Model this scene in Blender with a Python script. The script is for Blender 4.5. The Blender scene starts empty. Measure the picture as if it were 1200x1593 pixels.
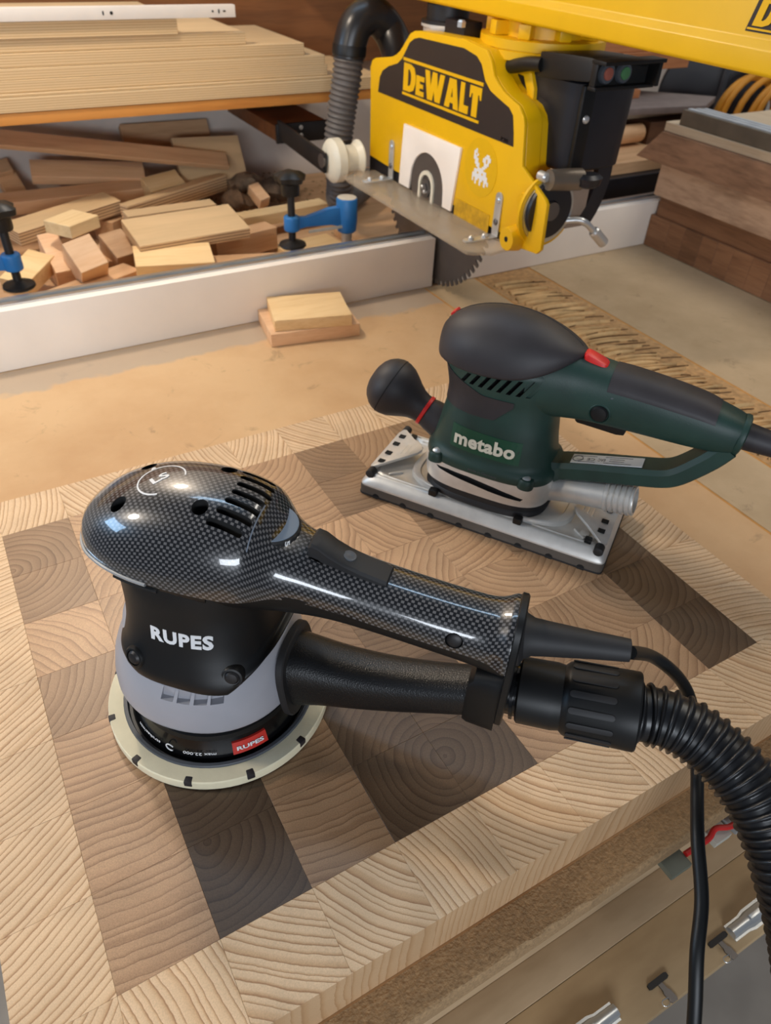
import bpy, bmesh, math, random
from mathutils import Vector, Matrix
from mathutils.bvhtree import BVHTree
random.seed(7)
SC = bpy.context.scene
COL = SC.collection
PI = math.pi
# ---------------------------------------------------------------- camera
cam = bpy.data.cameras.new('camera'); camo = bpy.data.objects.new('camera', cam); COL.objects.link(camo)
cam.sensor_fit = 'VERTICAL'; cam.sensor_height = 36.0; cam.lens = 1123.29 / 1593 * 36
camo.matrix_world = Matrix(((0.868055, 0.293932, -0.400105, 0.043993), (-0.494833, 0.577579, -0.649262, -0.163707),
                            (0.040253, 0.761581, 0.646818, 0.478), (0, 0, 0, 1)))
cam.clip_start = 0.02
cam.dof.use_dof = True; cam.dof.focus_distance = 0.45; cam.dof.aperture_fstop = 13.0
SC.camera = camo
# ---------------------------------------------------------------- world, lights, exposure
SC.view_settings.view_transform = 'Standard'; SC.view_settings.look = 'None'
SC.view_settings.exposure = 0.0; SC.view_settings.gamma = 1.0; SC.view_settings.use_curve_mapping = False
w = bpy.data.worlds.new('world'); SC.world = w; w.use_nodes = True
w.node_tree.nodes['Background'].inputs[0].default_value = (0.62, 0.72, 0.90, 1)
w.node_tree.nodes['Background'].inputs[1].default_value = 0.16


def light(name, typ, loc, energy, color, size=0.1, sizey=None, target=None, spot=None):
    l = bpy.data.lights.new(name, typ); o = bpy.data.objects.new(name, l); COL.objects.link(o)
    o.location = loc; l.energy = energy; l.color = color
    if typ == 'AREA':
        l.shape = 'RECTANGLE' if sizey else 'SQUARE'; l.size = size
        if sizey: l.size_y = sizey
    else:
        l.shadow_soft_size = size
    if target is not None:
        o.rotation_euler = (Vector(target) - Vector(loc)).to_track_quat('-Z', 'Y').to_euler()
    return o


light('work_lamp', 'POINT', (-0.42, 0.42, 0.60), 8.0, (1.0, 0.88, 0.74), size=0.045)
light('bench_lamp', 'POINT', (0.10, 0.94, 0.86), 16.0, (1.0, 0.84, 0.66), size=0.045)
ct = light('ceiling_tube', 'AREA', (0.35, 1.00, 2.05), 8.0, (0.52, 0.75, 1.0), size=1.6, sizey=0.16)
ct.rotation_euler = (0, 0, math.radians(-46))
light('window_daylight', 'AREA', (-1.75, 1.15, 0.80), 13.0, (0.42, 0.68, 1.0), size=0.9, sizey=0.4, target=(0.3, 0.5, 0.1))
light('front_fill', 'AREA', (-0.75, -1.7, 0.52), 27.0, (0.84, 0.91, 1.0), size=1.3, sizey=0.35, target=(0.3, 0.7, 0.1))  # added cool fill from the front left, no actual window there
light('right_fill', 'AREA', (1.7, 0.2, 1.9), 14.0, (1.0, 0.94, 0.84), size=1.4, sizey=0.3, target=(1.05, 0.6, 0))  # added fill to brighten the saw and the right side

# ---------------------------------------------------------------- materials
def nt(name):
    m = bpy.data.materials.new(name); m.use_nodes = True
    t = m.node_tree; b = t.nodes['Principled BSDF']
    return m, t, b


def N(t, typ, **kw):
    n = t.nodes.new(typ)
    for k, v in kw.items():
        if k == 'inp':
            for i, val in v.items(): n.inputs[i].default_value = val
        else: setattr(n, k, v)
    return n


def ramp(t, pts):
    r = t.nodes.new('ShaderNodeValToRGB'); e = r.color_ramp.elements
    while len(e) < len(pts): e.new(0.5)
    for i, (p, c) in enumerate(pts):
        e[i].position = p; e[i].color = (c[0], c[1], c[2], 1)
    return r


def rgb(h):  # sRGB 0-255 -> linear
    return tuple((c / 255 / 12.92) if c / 255 <= 0.04045 else ((c / 255 + 0.055) / 1.055) ** 2.4 for c in h)


def bumpit(t, b, fac, strength, dist):
    bp = N(t, 'ShaderNodeBump', inp={'Strength': strength, 'Distance': dist})
    t.links.new(fac, bp.inputs['Height']); t.links.new(bp.outputs[0], b.inputs['Normal'])


def plain(name, col, rough=0.5, metal=0.0, var=0.12, vscale=40, bump=0.0, bscale=600, coat=0.0, spec=0.5, bdist=0.0003):
    m, t, b = nt(name)
    tc = N(t, 'ShaderNodeTexCoord')
    nz = N(t, 'ShaderNodeTexNoise', inp={'Scale': vscale, 'Detail': 4.0})
    t.links.new(tc.outputs['Object'], nz.inputs['Vector'])
    c = rgb(col)
    r = ramp(t, [(0.3, tuple(x * (1 - var) for x in c)), (0.7, tuple(min(1, x * (1 + var)) for x in c))])
    t.links.new(nz.outputs[0], r.inputs[0]); t.links.new(r.outputs[0], b.inputs['Base Color'])
    b.inputs['Roughness'].default_value = rough; b.inputs['Metallic'].default_value = metal
    b.inputs['Specular IOR Level'].default_value = spec
    if coat: b.inputs['Coat Weight'].default_value = coat; b.inputs['Coat Roughness'].default_value = 0.06
    if bump:
        n2 = N(t, 'ShaderNodeTexNoise', inp={'Scale': bscale, 'Detail': 2.0})
        t.links.new(tc.outputs['Object'], n2.inputs['Vector']); bumpit(t, b, n2.outputs[0], bump, bdist)
    return m


def wood(name, light_c, dark_c, axis=0, scale=14, rough=0.6, stretch=14, rings=False):
    """long-grain timber, grain along the given object axis"""
    m, t, b = nt(name)
    tc = N(t, 'ShaderNodeTexCoord'); oi = N(t, 'ShaderNodeObjectInfo')
    mp = N(t, 'ShaderNodeMapping')
    s = [1.0, 1.0, 1.0]; s[axis] = 1.0 / stretch
    mp.inputs['Scale'].default_value = s
    t.links.new(tc.outputs['Object'], mp.inputs['Vector'])
    ad = N(t, 'ShaderNodeVectorMath', operation='ADD'); sc = N(t, 'ShaderNodeVectorMath', operation='SCALE', inp={'Scale': 3.0})
    cmb = N(t, 'ShaderNodeCombineXYZ')
    for i in range(3): t.links.new(oi.outputs['Random'], cmb.inputs[i])
    t.links.new(cmb.outputs[0], sc.inputs[0]); t.links.new(mp.outputs[0], ad.inputs[0]); t.links.new(sc.outputs[0], ad.inputs[1])
    nz = N(t, 'ShaderNodeTexNoise', inp={'Scale': scale * 4, 'Detail': 5.0, 'Roughness': 0.6})
    t.links.new(ad.outputs[0], nz.inputs['Vector'])
    n2 = N(t, 'ShaderNodeTexNoise', inp={'Scale': scale * 28, 'Detail': 3.0})
    t.links.new(ad.outputs[0], n2.inputs['Vector'])
    mx = N(t, 'ShaderNodeMath', operation='MULTIPLY_ADD', inp={1: 0.35, 2: 0.0}); t.links.new(n2.outputs[0], mx.inputs[0])
    a2 = N(t, 'ShaderNodeMath', operation='MULTIPLY_ADD', inp={1: 0.75}); t.links.new(nz.outputs[0], a2.inputs[0]); t.links.new(mx.outputs[0], a2.inputs[2])
    l, d = rgb(light_c), rgb(dark_c)
    r = ramp(t, [(0.38, d), (0.62, l)]); t.links.new(a2.outputs[0], r.inputs[0])
    hs = N(t, 'ShaderNodeHueSaturation'); t.links.new(r.outputs[0], hs.inputs['Color'])
    mr = N(t, 'ShaderNodeMapRange', inp={'To Min': 0.85, 'To Max': 1.12}); t.links.new(oi.outputs['Random'], mr.inputs[0]); t.links.new(mr.outputs[0], hs.inputs['Value'])
    t.links.new(hs.outputs[0], b.inputs['Base Color']); b.inputs['Roughness'].default_value = rough
    bumpit(t, b, n2.outputs[0], 0.15, 0.0004)
    return m


def plymat(name, light_c, dark_c, band=0.0026, face_c=None):
    """plywood: plies banded along object z on the edges, plain veneer on faces"""
    m, t, b = nt(name)
    tc = N(t, 'ShaderNodeTexCoord'); sx = N(t, 'ShaderNodeSeparateXYZ'); t.links.new(tc.outputs['Object'], sx.inputs[0])
    mp = N(t, 'ShaderNodeMapping', inp={'Scale': (0.12, 1, 1)}); t.links.new(tc.outputs['Object'], mp.inputs['Vector'])
    nz = N(t, 'ShaderNodeTexNoise', inp={'Scale': 60.0, 'Detail': 4.0}); t.links.new(mp.outputs[0], nz.inputs['Vector'])
    ma = N(t, 'ShaderNodeMath', operation='MULTIPLY', inp={1: 1.0 / band}); t.links.new(sx.outputs[2], ma.inputs[0])
    ad = N(t, 'ShaderNodeMath', operation='MULTIPLY_ADD', inp={1: 0.25}); t.links.new(nz.outputs[0], ad.inputs[0]); t.links.new(ma.outputs[0], ad.inputs[2])
    pp = N(t, 'ShaderNodeMath', operation='PINGPONG', inp={1: 1.0}); t.links.new(ad.outputs[0], pp.inputs[0])
    l, d = rgb(light_c), rgb(dark_c)
    r = ramp(t, [(0.25, d), (0.5, l)]); t.links.new(pp.outputs[0], r.inputs[0])
    f = rgb(face_c or light_c)
    rf = ramp(t, [(0.3, tuple(x * 0.86 for x in f)), (0.7, f)]); t.links.new(nz.outputs[0], rf.inputs[0])
    ge = N(t, 'ShaderNodeNewGeometry')
    vt = N(t, 'ShaderNodeVectorTransform', vector_type='NORMAL', convert_from='WORLD', convert_to='OBJECT'); t.links.new(ge.outputs['Normal'], vt.inputs[0])
    s2 = N(t, 'ShaderNodeSeparateXYZ'); t.links.new(vt.outputs[0], s2.inputs[0])
    ab = N(t, 'ShaderNodeMath', operation='ABSOLUTE'); t.links.new(s2.outputs[2], ab.inputs[0])
    gt = N(t, 'ShaderNodeMath', operation='GREATER_THAN', inp={1: 0.7}); t.links.new(ab.outputs[0], gt.inputs[0])
    mix = N(t, 'ShaderNodeMix', data_type='RGBA'); t.links.new(gt.outputs[0], mix.inputs[0])
    t.links.new(r.outputs[0], mix.inputs[6]); t.links.new(rf.outputs[0], mix.inputs[7])
    t.links.new(mix.outputs[2], b.inputs['Base Color']); b.inputs['Roughness'].default_value = 0.65
    return m


def endgrain(name, ramp_pts, freq, warp=0.004, rough=0.5, bump=0.25, tone_lo=0.6, tone_hi=1.25, pores=0.2):
    """end-grain block: growth rings about a pith whose place comes from the object colour (r,g), tone from b"""
    m, t, b = nt(name)
    tc = N(t, 'ShaderNodeTexCoord'); oi = N(t, 'ShaderNodeObjectInfo')
    sc = N(t, 'ShaderNodeSeparateColor'); t.links.new(oi.outputs['Color'], sc.inputs[0])
    cx = N(t, 'ShaderNodeCombineXYZ')
    for i in range(2):
        q = N(t, 'ShaderNodeMath', operation='MULTIPLY_ADD', inp={1: 0.5, 2: -0.25}); t.links.new(sc.outputs[i], q.inputs[0]); t.links.new(q.outputs[0], cx.inputs[i])
    fl = N(t, 'ShaderNodeVectorMath', operation='MULTIPLY', inp={1: (1, 1, 0)}); t.links.new(tc.outputs['Object'], fl.inputs[0])
    rv = N(t, 'ShaderNodeCombineXYZ'); r7 = N(t, 'ShaderNodeMath', operation='MULTIPLY', inp={1: 7.0}); t.links.new(oi.outputs['Random'], r7.inputs[0]); t.links.new(r7.outputs[0], rv.inputs[2])
    pv = N(t, 'ShaderNodeVectorMath', operation='ADD'); t.links.new(tc.outputs['Object'], pv.inputs[0]); t.links.new(rv.outputs[0], pv.inputs[1])
    sub = N(t, 'ShaderNodeVectorMath', operation='DISTANCE'); t.links.new(fl.outputs[0], sub.inputs[0]); t.links.new(cx.outputs[0], sub.inputs[1])
    nz = N(t, 'ShaderNodeTexNoise', inp={'Scale': 22.0, 'Detail': 2.0}); t.links.new(pv.outputs[0], nz.inputs['Vector'])
    nzf = N(t, 'ShaderNodeTexNoise', inp={'Scale': 230.0, 'Detail': 2.0}); t.links.new(pv.outputs[0], nzf.inputs['Vector'])
    d1 = N(t, 'ShaderNodeMath', operation='MULTIPLY_ADD', inp={1: warp * 2.2}); t.links.new(nz.outputs[0], d1.inputs[0]); t.links.new(sub.outputs['Value'], d1.inputs[2])
    d2 = N(t, 'ShaderNodeMath', operation='MULTIPLY_ADD', inp={1: 0.0009}); t.links.new(nzf.outputs[0], d2.inputs[0]); t.links.new(d1.outputs[0], d2.inputs[2])
    # ring width varies
    n1 = N(t, 'ShaderNodeTexNoise', noise_dimensions='1D', inp={'Scale': 130.0, 'Detail': 1.0}); t.links.new(d2.outputs[0], n1.inputs['W'])
    ph = N(t, 'ShaderNodeMath', operation='MULTIPLY', inp={1: freq}); t.links.new(d2.outputs[0], ph.inputs[0])
    p2 = N(t, 'ShaderNodeMath', operation='MULTIPLY_ADD', inp={1: 1.1}); t.links.new(n1.outputs[0], p2.inputs[0]); t.links.new(ph.outputs[0], p2.inputs[2])
    fr = N(t, 'ShaderNodeMath', operation='FRACT'); t.links.new(p2.outputs[0], fr.inputs[0])
    r = ramp(t, ramp_pts); t.links.new(fr.outputs[0], r.inputs[0])
    # broad cloudy tone and pores
    n3 = N(t, 'ShaderNodeTexNoise', inp={'Scale': 30.0, 'Detail': 3.0}); t.links.new(pv.outputs[0], n3.inputs['Vector'])
    po = N(t, 'ShaderNodeTexNoise', inp={'Scale': 1500.0, 'Detail': 1.0}); t.links.new(pv.outputs[0], po.inputs['Vector'])
    tn = N(t, 'ShaderNodeMapRange', inp={'To Min': tone_lo, 'To Max': tone_hi}); t.links.new(sc.outputs[2], tn.inputs[0])
    t1 = N(t, 'ShaderNodeMapRange', inp={'From Min': 0.3, 'From Max': 0.7, 'To Min': 0.9, 'To Max': 1.08}); t.links.new(n3.outputs[0], t1.inputs[0])
    t2 = N(t, 'ShaderNodeMapRange', inp={'From Min': 0.3, 'From Max': 0.7, 'To Min': 1 - pores, 'To Max': 1 + pores}); t.links.new(po.outputs[0], t2.inputs[0])
    m1 = N(t, 'ShaderNodeMath', operation='MULTIPLY'); t.links.new(tn.outputs[0], m1.inputs[0]); t.links.new(t1.outputs[0], m1.inputs[1])
    m2 = N(t, 'ShaderNodeMath', operation='MULTIPLY'); t.links.new(m1.outputs[0], m2.inputs[0]); t.links.new(t2.outputs[0], m2.inputs[1])
    mul = N(t, 'ShaderNodeVectorMath', operation='SCALE'); t.links.new(r.outputs[0], mul.inputs[0]); t.links.new(m2.outputs[0], mul.inputs['Scale'])
    ge = N(t, 'ShaderNodeNewGeometry'); sz = N(t, 'ShaderNodeSeparateXYZ'); t.links.new(ge.outputs['Normal'], sz.inputs[0])
    az = N(t, 'ShaderNodeMapRange', inp={'From Min': 0.3, 'From Max': 0.7, 'To Min': 0.62, 'To Max': 0.0}); t.links.new(sz.outputs[2], az.inputs[0])
    mxs = N(t, 'ShaderNodeMix', data_type='RGBA'); t.links.new(az.outputs[0], mxs.inputs[0]); t.links.new(mul.outputs[0], mxs.inputs[6]); mxs.inputs[7].default_value = (*rgb((196, 154, 110)), 1)
    t.links.new(mxs.outputs[2], b.inputs['Base Color']); b.inputs['Roughness'].default_value = rough
    bumpit(t, b, po.outputs[0], bump, 0.0003)
    return m


def carbonmat():
    m, t, b = nt('carbon_weave')
    uv = N(t, 'ShaderNodeUVMap'); s = N(t, 'ShaderNodeSeparateXYZ'); t.links.new(uv.outputs[0], s.inputs[0])
    v = N(t, 'ShaderNodeMath', operation='MULTIPLY', inp={1: 1 / 1.95}); t.links.new(s.outputs[1], v.inputs[0])
    row = N(t, 'ShaderNodeMath', operation='FLOOR'); t.links.new(v.outputs[0], row.inputs[0])
    fv = N(t, 'ShaderNodeMath', operation='FRACT'); t.links.new(v.outputs[0], fv.inputs[0])
    off = N(t, 'ShaderNodeMath', operation='MULTIPLY', inp={1: 0.5}); t.links.new(row.outputs[0], off.inputs[0])
    u = N(t, 'ShaderNodeMath', operation='MULTIPLY_ADD', inp={1: 1 / 3.5}); t.links.new(s.outputs[0], u.inputs[0]); t.links.new(off.outputs[0], u.inputs[2])
    fu = N(t, 'ShaderNodeMath', operation='FRACT'); t.links.new(u.outputs[0], fu.inputs[0])

    def tri(src, half, edge):
        a = N(t, 'ShaderNodeMath', operation='SUBTRACT', inp={1: 0.5}); t.links.new(src, a.inputs[0])
        c = N(t, 'ShaderNodeMath', operation='ABSOLUTE'); t.links.new(a.outputs[0], c.inputs[0])
        r = N(t, 'ShaderNodeMapRange', inp={'From Min': half - edge, 'From Max': half + edge, 'To Min': 1.0, 'To Max': 0.0}); t.links.new(c.outputs[0], r.inputs[0])
        return r.outputs[0]
    mu = N(t, 'ShaderNodeMath', operation='MULTIPLY'); t.links.new(tri(fu.outputs[0], 0.25, 0.03), mu.inputs[0]); t.links.new(tri(fv.outputs[0], 0.36, 0.05), mu.inputs[1])
    r = ramp(t, [(0.0, (0.004, 0.004, 0.005)), (1.0, (0.125, 0.12, 0.12))]); t.links.new(mu.outputs[0], r.inputs[0])
    t.links.new(r.outputs[0], b.inputs['Base Color']); b.inputs['Roughness'].default_value = 0.3
    b.inputs['Coat Weight'].default_value = 1.0; b.inputs['Coat Roughness'].default_value = 0.045
    return m


def mdfmat(name, c1, c2, stain, y_grey=None):
    m, t, b = nt(name)
    tc = N(t, 'ShaderNodeTexCoord')
    a = N(t, 'ShaderNodeTexNoise', inp={'Scale': 5.0, 'Detail': 8.0, 'Roughness': 0.65}); t.links.new(tc.outputs['Object'], a.inputs['Vector'])
    r = ramp(t, [(0.36, rgb(c2)), (0.62, rgb(c1))]); t.links.new(a.outputs[0], r.inputs[0])
    f = N(t, 'ShaderNodeTexNoise', inp={'Scale': 26.0, 'Detail': 6.0, 'Roughness': 0.7, 'Distortion': 0.6}); t.links.new(tc.outputs['Object'], f.inputs['Vector'])
    rs = ramp(t, [(0.60, (0, 0, 0)), (0.72, (1, 1, 1))]); t.links.new(f.outputs[0], rs.inputs[0])
    mx = N(t, 'ShaderNodeMix', data_type='RGBA'); mfac = N(t, 'ShaderNodeMath', operation='MULTIPLY', inp={1: 0.55}); t.links.new(rs.outputs[0], mfac.inputs[0]); t.links.new(mfac.outputs[0], mx.inputs[0])
    t.links.new(r.outputs[0], mx.inputs[6]); mx.inputs[7].default_value = (*rgb(stain), 1)
    last = mx.outputs[2]
    if y_grey is not None:  # worn grey streak by the fence
        s = N(t, 'ShaderNodeSeparateXYZ'); t.links.new(tc.outputs['Object'], s.inputs[0])
        n4 = N(t, 'ShaderNodeTexNoise', inp={'Scale': 40.0, 'Detail': 4.0}); t.links.new(tc.outputs['Object'], n4.inputs['Vector'])
        q = N(t, 'ShaderNodeMath', operation='MULTIPLY_ADD', inp={1: 0.035}); t.links.new(n4.outputs[0], q.inputs[0]); t.links.new(s.outputs[1], q.inputs[2])
        lo = N(t, 'ShaderNodeMapRange', inp={'From Min': y_grey[0], 'From Max': y_grey[0] + 0.008}); t.links.new(q.outputs[0], lo.inputs[0])
        hi = N(t, 'ShaderNodeMapRange', inp={'From Min': y_grey[1], 'From Max': y_grey[1] + 0.006, 'To Min': 0.75, 'To Max': 0.0}); t.links.new(s.outputs[1], hi.inputs[0])
        mm = N(t, 'ShaderNodeMath', operation='MULTIPLY'); t.links.new(lo.outputs[0], mm.inputs[0]); t.links.new(hi.outputs[0], mm.inputs[1])
        m3 = N(t, 'ShaderNodeMix', data_type='RGBA'); t.links.new(mm.outputs[0], m3.inputs[0]); t.links.new(last, m3.inputs[6]); m3.inputs[7].default_value = (*rgb((176, 160, 142)), 1)
        last = m3.outputs[2]
    t.links.new(last, b.inputs['Base Color']); b.inputs['Roughness'].default_value = 0.55
    g = N(t, 'ShaderNodeTexNoise', inp={'Scale': 900.0, 'Detail': 2.0}); t.links.new(tc.outputs['Object'], g.inputs['Vector'])
    bumpit(t, b, g.outputs[0], 0.12, 0.0003)
    return m


def glassy(name, col, alpha=0.45, rough=0.25):
    m, t, b = nt(name)
    nz = N(t, 'ShaderNodeTexNoise', inp={'Scale': 30.0, 'Detail': 5.0}); tc = N(t, 'ShaderNodeTexCoord'); t.links.new(tc.outputs['Object'], nz.inputs['Vector'])
    mr = N(t, 'ShaderNodeMapRange', inp={'To Min': alpha - 0.12, 'To Max': alpha + 0.12}); t.links.new(nz.outputs[0], mr.inputs[0])
    t.links.new(mr.outputs[0], b.inputs['Alpha'])
    b.inputs['Base Color'].default_value = (*rgb(col), 1); b.inputs['Roughness'].default_value = rough
    return m


M = {}
M['ash'] = endgrain('ash_end_grain', [(0.0, rgb((226, 194, 156))), (0.55, rgb((221, 187, 147))), (0.82, rgb((200, 160, 118))), (0.95, rgb((158, 114, 76))), (1.0, rgb((218, 184, 144)))], 225.0, warp=0.0022, rough=0.5, tone_lo=0.86, tone_hi=1.1, pores=0.08)
M['walnut'] = endgrain('walnut_end_grain', [(0.0, rgb((172, 138, 104))), (0.5, rgb((167, 132, 99))), (0.84, rgb((149, 115, 84))), (0.95, rgb((126, 94, 68))), (1.0, rgb((170, 135, 102)))], 165.0, warp=0.005, rough=0.42, tone_lo=0.14, tone_hi=1.78, pores=0.13, bump=0.12)
M['carbon'] = carbonmat()
M['blk'] = plain('black_plastic', (15, 15, 15), 0.45, spec=0.4, bump=0.05, bscale=900)
M['blk_tex'] = plain('black_grained_plastic', (17, 17, 18), 0.38, bump=0.45, bscale=1050, bdist=0.0005)
M['blk_gloss'] = plain('black_glossy_rubber', (12, 12, 13), 0.16)
M['blk_soft'] = plain('soft_black_rubber', (30, 29, 30), 0.6, var=0.25)
M['blk_hole'] = plain('recess_shade', (6, 6, 6), 0.8)  # near-black stands in for the shade inside holes, slots and recesses
M['hose'] = plain('hose_black', (22, 22, 24), 0.36, var=0.3, vscale=90)
M['shroud'] = plain('grey_shroud_plastic', (160, 160, 166), 0.4, var=0.04, bump=0.06, bscale=1200)
M['cream'] = plain('cream_pad_foam', (228, 218, 186), 0.75, var=0.07, vscale=60, bump=0.2, bscale=900)
M['grey_d'] = plain('dark_grey_plastic', (72, 76, 82), 0.45)
M['dial'] = plain('blue_grey_dial', (112, 126, 142), 0.5, var=0.04)
M['white'] = plain('white_print', (225, 225, 225), 0.5, var=0.03)
M['cream_print'] = plain('cream_print', (222, 216, 196), 0.5, var=0.04)
M['red'] = plain('red_plastic', (208, 38, 34), 0.42, var=0.1)
M['red_label'] = plain('red_label', (196, 46, 34), 0.5, var=0.05)
M['green'] = plain('dark_green_plastic', (26, 54, 47), 0.5, var=0.22, vscale=30, bump=0.25, bscale=1100)
M['green_l'] = plain('green_badge', (20, 72, 52), 0.4, var=0.06)
M['soft'] = plain('charcoal_soft_grip', (42, 38, 40), 0.55, var=0.28, vscale=35, bump=0.08, bscale=500)
M['alu'] = plain('cast_aluminium', (214, 211, 205), 0.42, metal=0.5, var=0.06, vscale=120, bump=0.15, bscale=1600)
M['alu_b'] = plain('bright_aluminium', (200, 202, 205), 0.3, metal=0.95, var=0.05)
M['steel'] = plain('zinc_plated_steel', (206, 207, 206), 0.3, metal=0.65, var=0.08)
M['steel_d'] = plain('dark_blade_steel', (112, 106, 102), 0.42, metal=0.7, var=0.06)
M['yellow'] = plain('yellow_enamel', (230, 178, 0), 0.38, var=0.03, vscale=20)
M['yellow_d'] = plain('worn_yellow_label', (196, 150, 20), 0.5, var=0.25, vscale=120)
M['sticker'] = plain('yellow_sticker', (222, 174, 14), 0.3, var=0.03)
M['saw_blk'] = plain('saw_black_decal', (44, 36, 34), 0.42, var=0.05)
M['motor'] = plain('motor_black', (24, 24, 30), 0.4)
M['white_p'] = plain('white_painted_wood', (246, 236, 224), 0.5, var=0.03, vscale=14)
M['wall'] = plain('limewashed_wall', (206, 196, 186), 0.8, var=0.1, vscale=9, bump=0.3, bscale=60)
M['nylon'] = plain('white_nylon', (226, 218, 196), 0.4, var=0.03)
M['clamp'] = plain('blue_enamel', (38, 112, 176), 0.4, var=0.12)
M['chip'] = plain('chipped_paint', (196, 190, 176), 0.6)
M['iron'] = plain('black_oxide_steel', (46, 44, 44), 0.45, metal=0.5)
M['rail'] = plain('white_lacquered_rail', (226, 220, 214), 0.4, var=0.02)
M['concrete'] = plain('concrete_floor', (168, 156, 142), 0.8, var=0.2, vscale=6, bump=0.2, bscale=120)
M['acryl'] = glassy('scratched_acrylic', (214, 196, 170), 0.34, 0.2)
M['arm_hi'] = M['yellow']
M['hoseyel'] = plain('yellow_air_hose', (206, 140, 40), 0.45, var=0.1)
M['table'] = mdfmat('spoilboard_mdf', (214, 176, 130), (200, 158, 112), (136, 108, 78), (0.378, 0.421))
M['table_r'] = mdfmat('spoilboard_right', (200, 174, 138), (178, 152, 116), (124, 104, 80))
M['seam'] = plain('fresh_mdf_seam', (198, 142, 70), 0.7, var=0.15)
M['mdfedge'] = plain('rough_mdf_edge', (164, 132, 94), 0.85, var=0.22, vscale=420, bump=0.8, bscale=500, bdist=0.001)
M['kerf'] = plain('kerf_scarred_board', (186, 146, 98), 0.7, var=0.25, vscale=120)
M['ply_shelf'] = plymat('birch_ply_stack', (216, 188, 146), (188, 154, 110), 0.0017)
M['ply'] = plymat('birch_ply_offcut', (216, 184, 142), (140, 104, 74), 0.0024, (214, 182, 138))
M['pine'] = wood('pine', (234, 200, 148), (218, 178, 122))
M['beech'] = wood('beech', (230, 188, 146), (216, 168, 124))
M['brown'] = wood('brown_oak', (214, 172, 130), (192, 150, 108))
M['maple'] = wood('maple', (228, 198, 150), (212, 178, 128))
M['shelf'] = wood('orange_shelf_edge', (206, 140, 66), (190, 122, 54))
M['backb'] = wood('brown_backboard', (134, 86, 48), (112, 70, 38))
M['waln1'] = wood('rough_walnut', (146, 102, 70), (114, 76, 50), axis=1)
M['waln2'] = wood('planed_walnut', (204, 168, 138), (156, 122, 96), axis=1, scale=6, stretch=5)
M['waln3'] = wood('dark_walnut', (176, 134, 104), (122, 90, 68), axis=1, scale=6, stretch=5)
M['waln4'] = wood('walnut_plank', (110, 78, 56), (80, 54, 38), axis=0)
M['paleb'] = wood('pale_board', (222, 200, 170), (204, 178, 146), axis=1)
M['plyw'] = wood('plywood_veneer', (200, 172, 136), (182, 154, 118), axis=0, scale=4, stretch=4)
M['plyw2'] = wood('plywood_veneer_warm', (206, 174, 130), (188, 156, 114), axis=0, scale=3, stretch=3)
M['wood_or'] = wood('orange_boards', (190, 124, 78), (160, 98, 60))
M['sawdust'] = plain('sawdust', (150, 122, 84), 0.9, var=0.35, vscale=90, bump=0.9, bscale=200, bdist=0.002)

# ---------------------------------------------------------------- geometry helpers
class G:
    """collects verts and faces; build() links them as one mesh object"""
    def __init__(s): s.v = []; s.f = []; s.uv = None; s.smooth = True
    def add(s, v, f):
        o = len(s.v); s.v += [tuple(p) for p in v]; s.f += [tuple(i + o for i in q) for q in f]; return s
    def build(s, name, m, parent=None, scale=1.0, world=False, smooth=None, loc=None, rot=None, bevel=0.0, angle=35, bseg=2):
        me = bpy.data.meshes.new(name); v = [Vector(p) * scale for p in s.v]
        if world and parent is not None:
            inv = parent_matrix(parent).inverted(); v = [inv @ p for p in v]
        me.from_pydata(v, [], s.f)
        bm = bmesh.new(); bm.from_mesh(me); bmesh.ops.recalc_face_normals(bm, faces=bm.faces)
        if bevel:
            ed = [e for e in bm.edges if len(e.link_faces) == 2 and e.calc_face_angle(0) > math.radians(angle)]
            bmesh.ops.bevel(bm, geom=ed, offset=bevel * scale, segments=bseg, affect='EDGES', profile=0.6, clamp_overlap=True)
        bm.to_mesh(me); bm.free()
        sm = s.smooth if smooth is None else smooth
        if sm:
            me.polygons.foreach_set('use_smooth', [True] * len(me.polygons)); me.set_sharp_from_angle(angle=math.radians(angle))
        if s.uv:
            l = me.uv_layers.new(name='UVMap')
            for lp in me.loops: l.data[lp.index].uv = s.uv[lp.vertex_index]
        o = bpy.data.objects.new(name, me); COL.objects.link(o); me.materials.append(m)
        if parent is not None: o.parent = parent
        if loc: o.location = loc
        if rot: o.rotation_euler = rot
        return o


def parent_matrix(o):
    m = o.matrix_basis.copy(); p = o.parent
    while p is not None: m = p.matrix_basis @ m; p = p.parent
    return m


def thing(name, label, cat, loc=(0, 0, 0), rotz=0.0, group=None):
    o = bpy.data.objects.new(name, None); COL.objects.link(o); o.empty_display_size = 0.05
    o.location = loc; o.rotation_euler = (0, 0, rotz); o['label'] = label; o['category'] = cat
    if group: o['group'] = group
    return o


def tag(o, label, cat, group=None):
    o['label'] = label; o['category'] = cat
    if group: o['group'] = group
    return o


def box(c, s, axes=None, g=None):
    g = g or G(); c = Vector(c)
    ax = axes or (Vector((1, 0, 0)), Vector((0, 1, 0)), Vector((0, 0, 1)))
    v = [c + ax[0] * (sx * s[0] / 2) + ax[1] * (sy * s[1] / 2) + ax[2] * (sz * s[2] / 2) for sx in (-1, 1) for sy in (-1, 1) for sz in (-1, 1)]
    return g.add(v, [(0, 1, 3, 2), (4, 6, 7, 5), (0, 4, 5, 1), (2, 3, 7, 6), (0, 2, 6, 4), (1, 5, 7, 3)])


def b2(x0, x1, y0, y1, z0, z1, g=None):
    return box(((x0 + x1) / 2, (y0 + y1) / 2, (z0 + z1) / 2), (x1 - x0, y1 - y0, z1 - z0), None, g)


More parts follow.
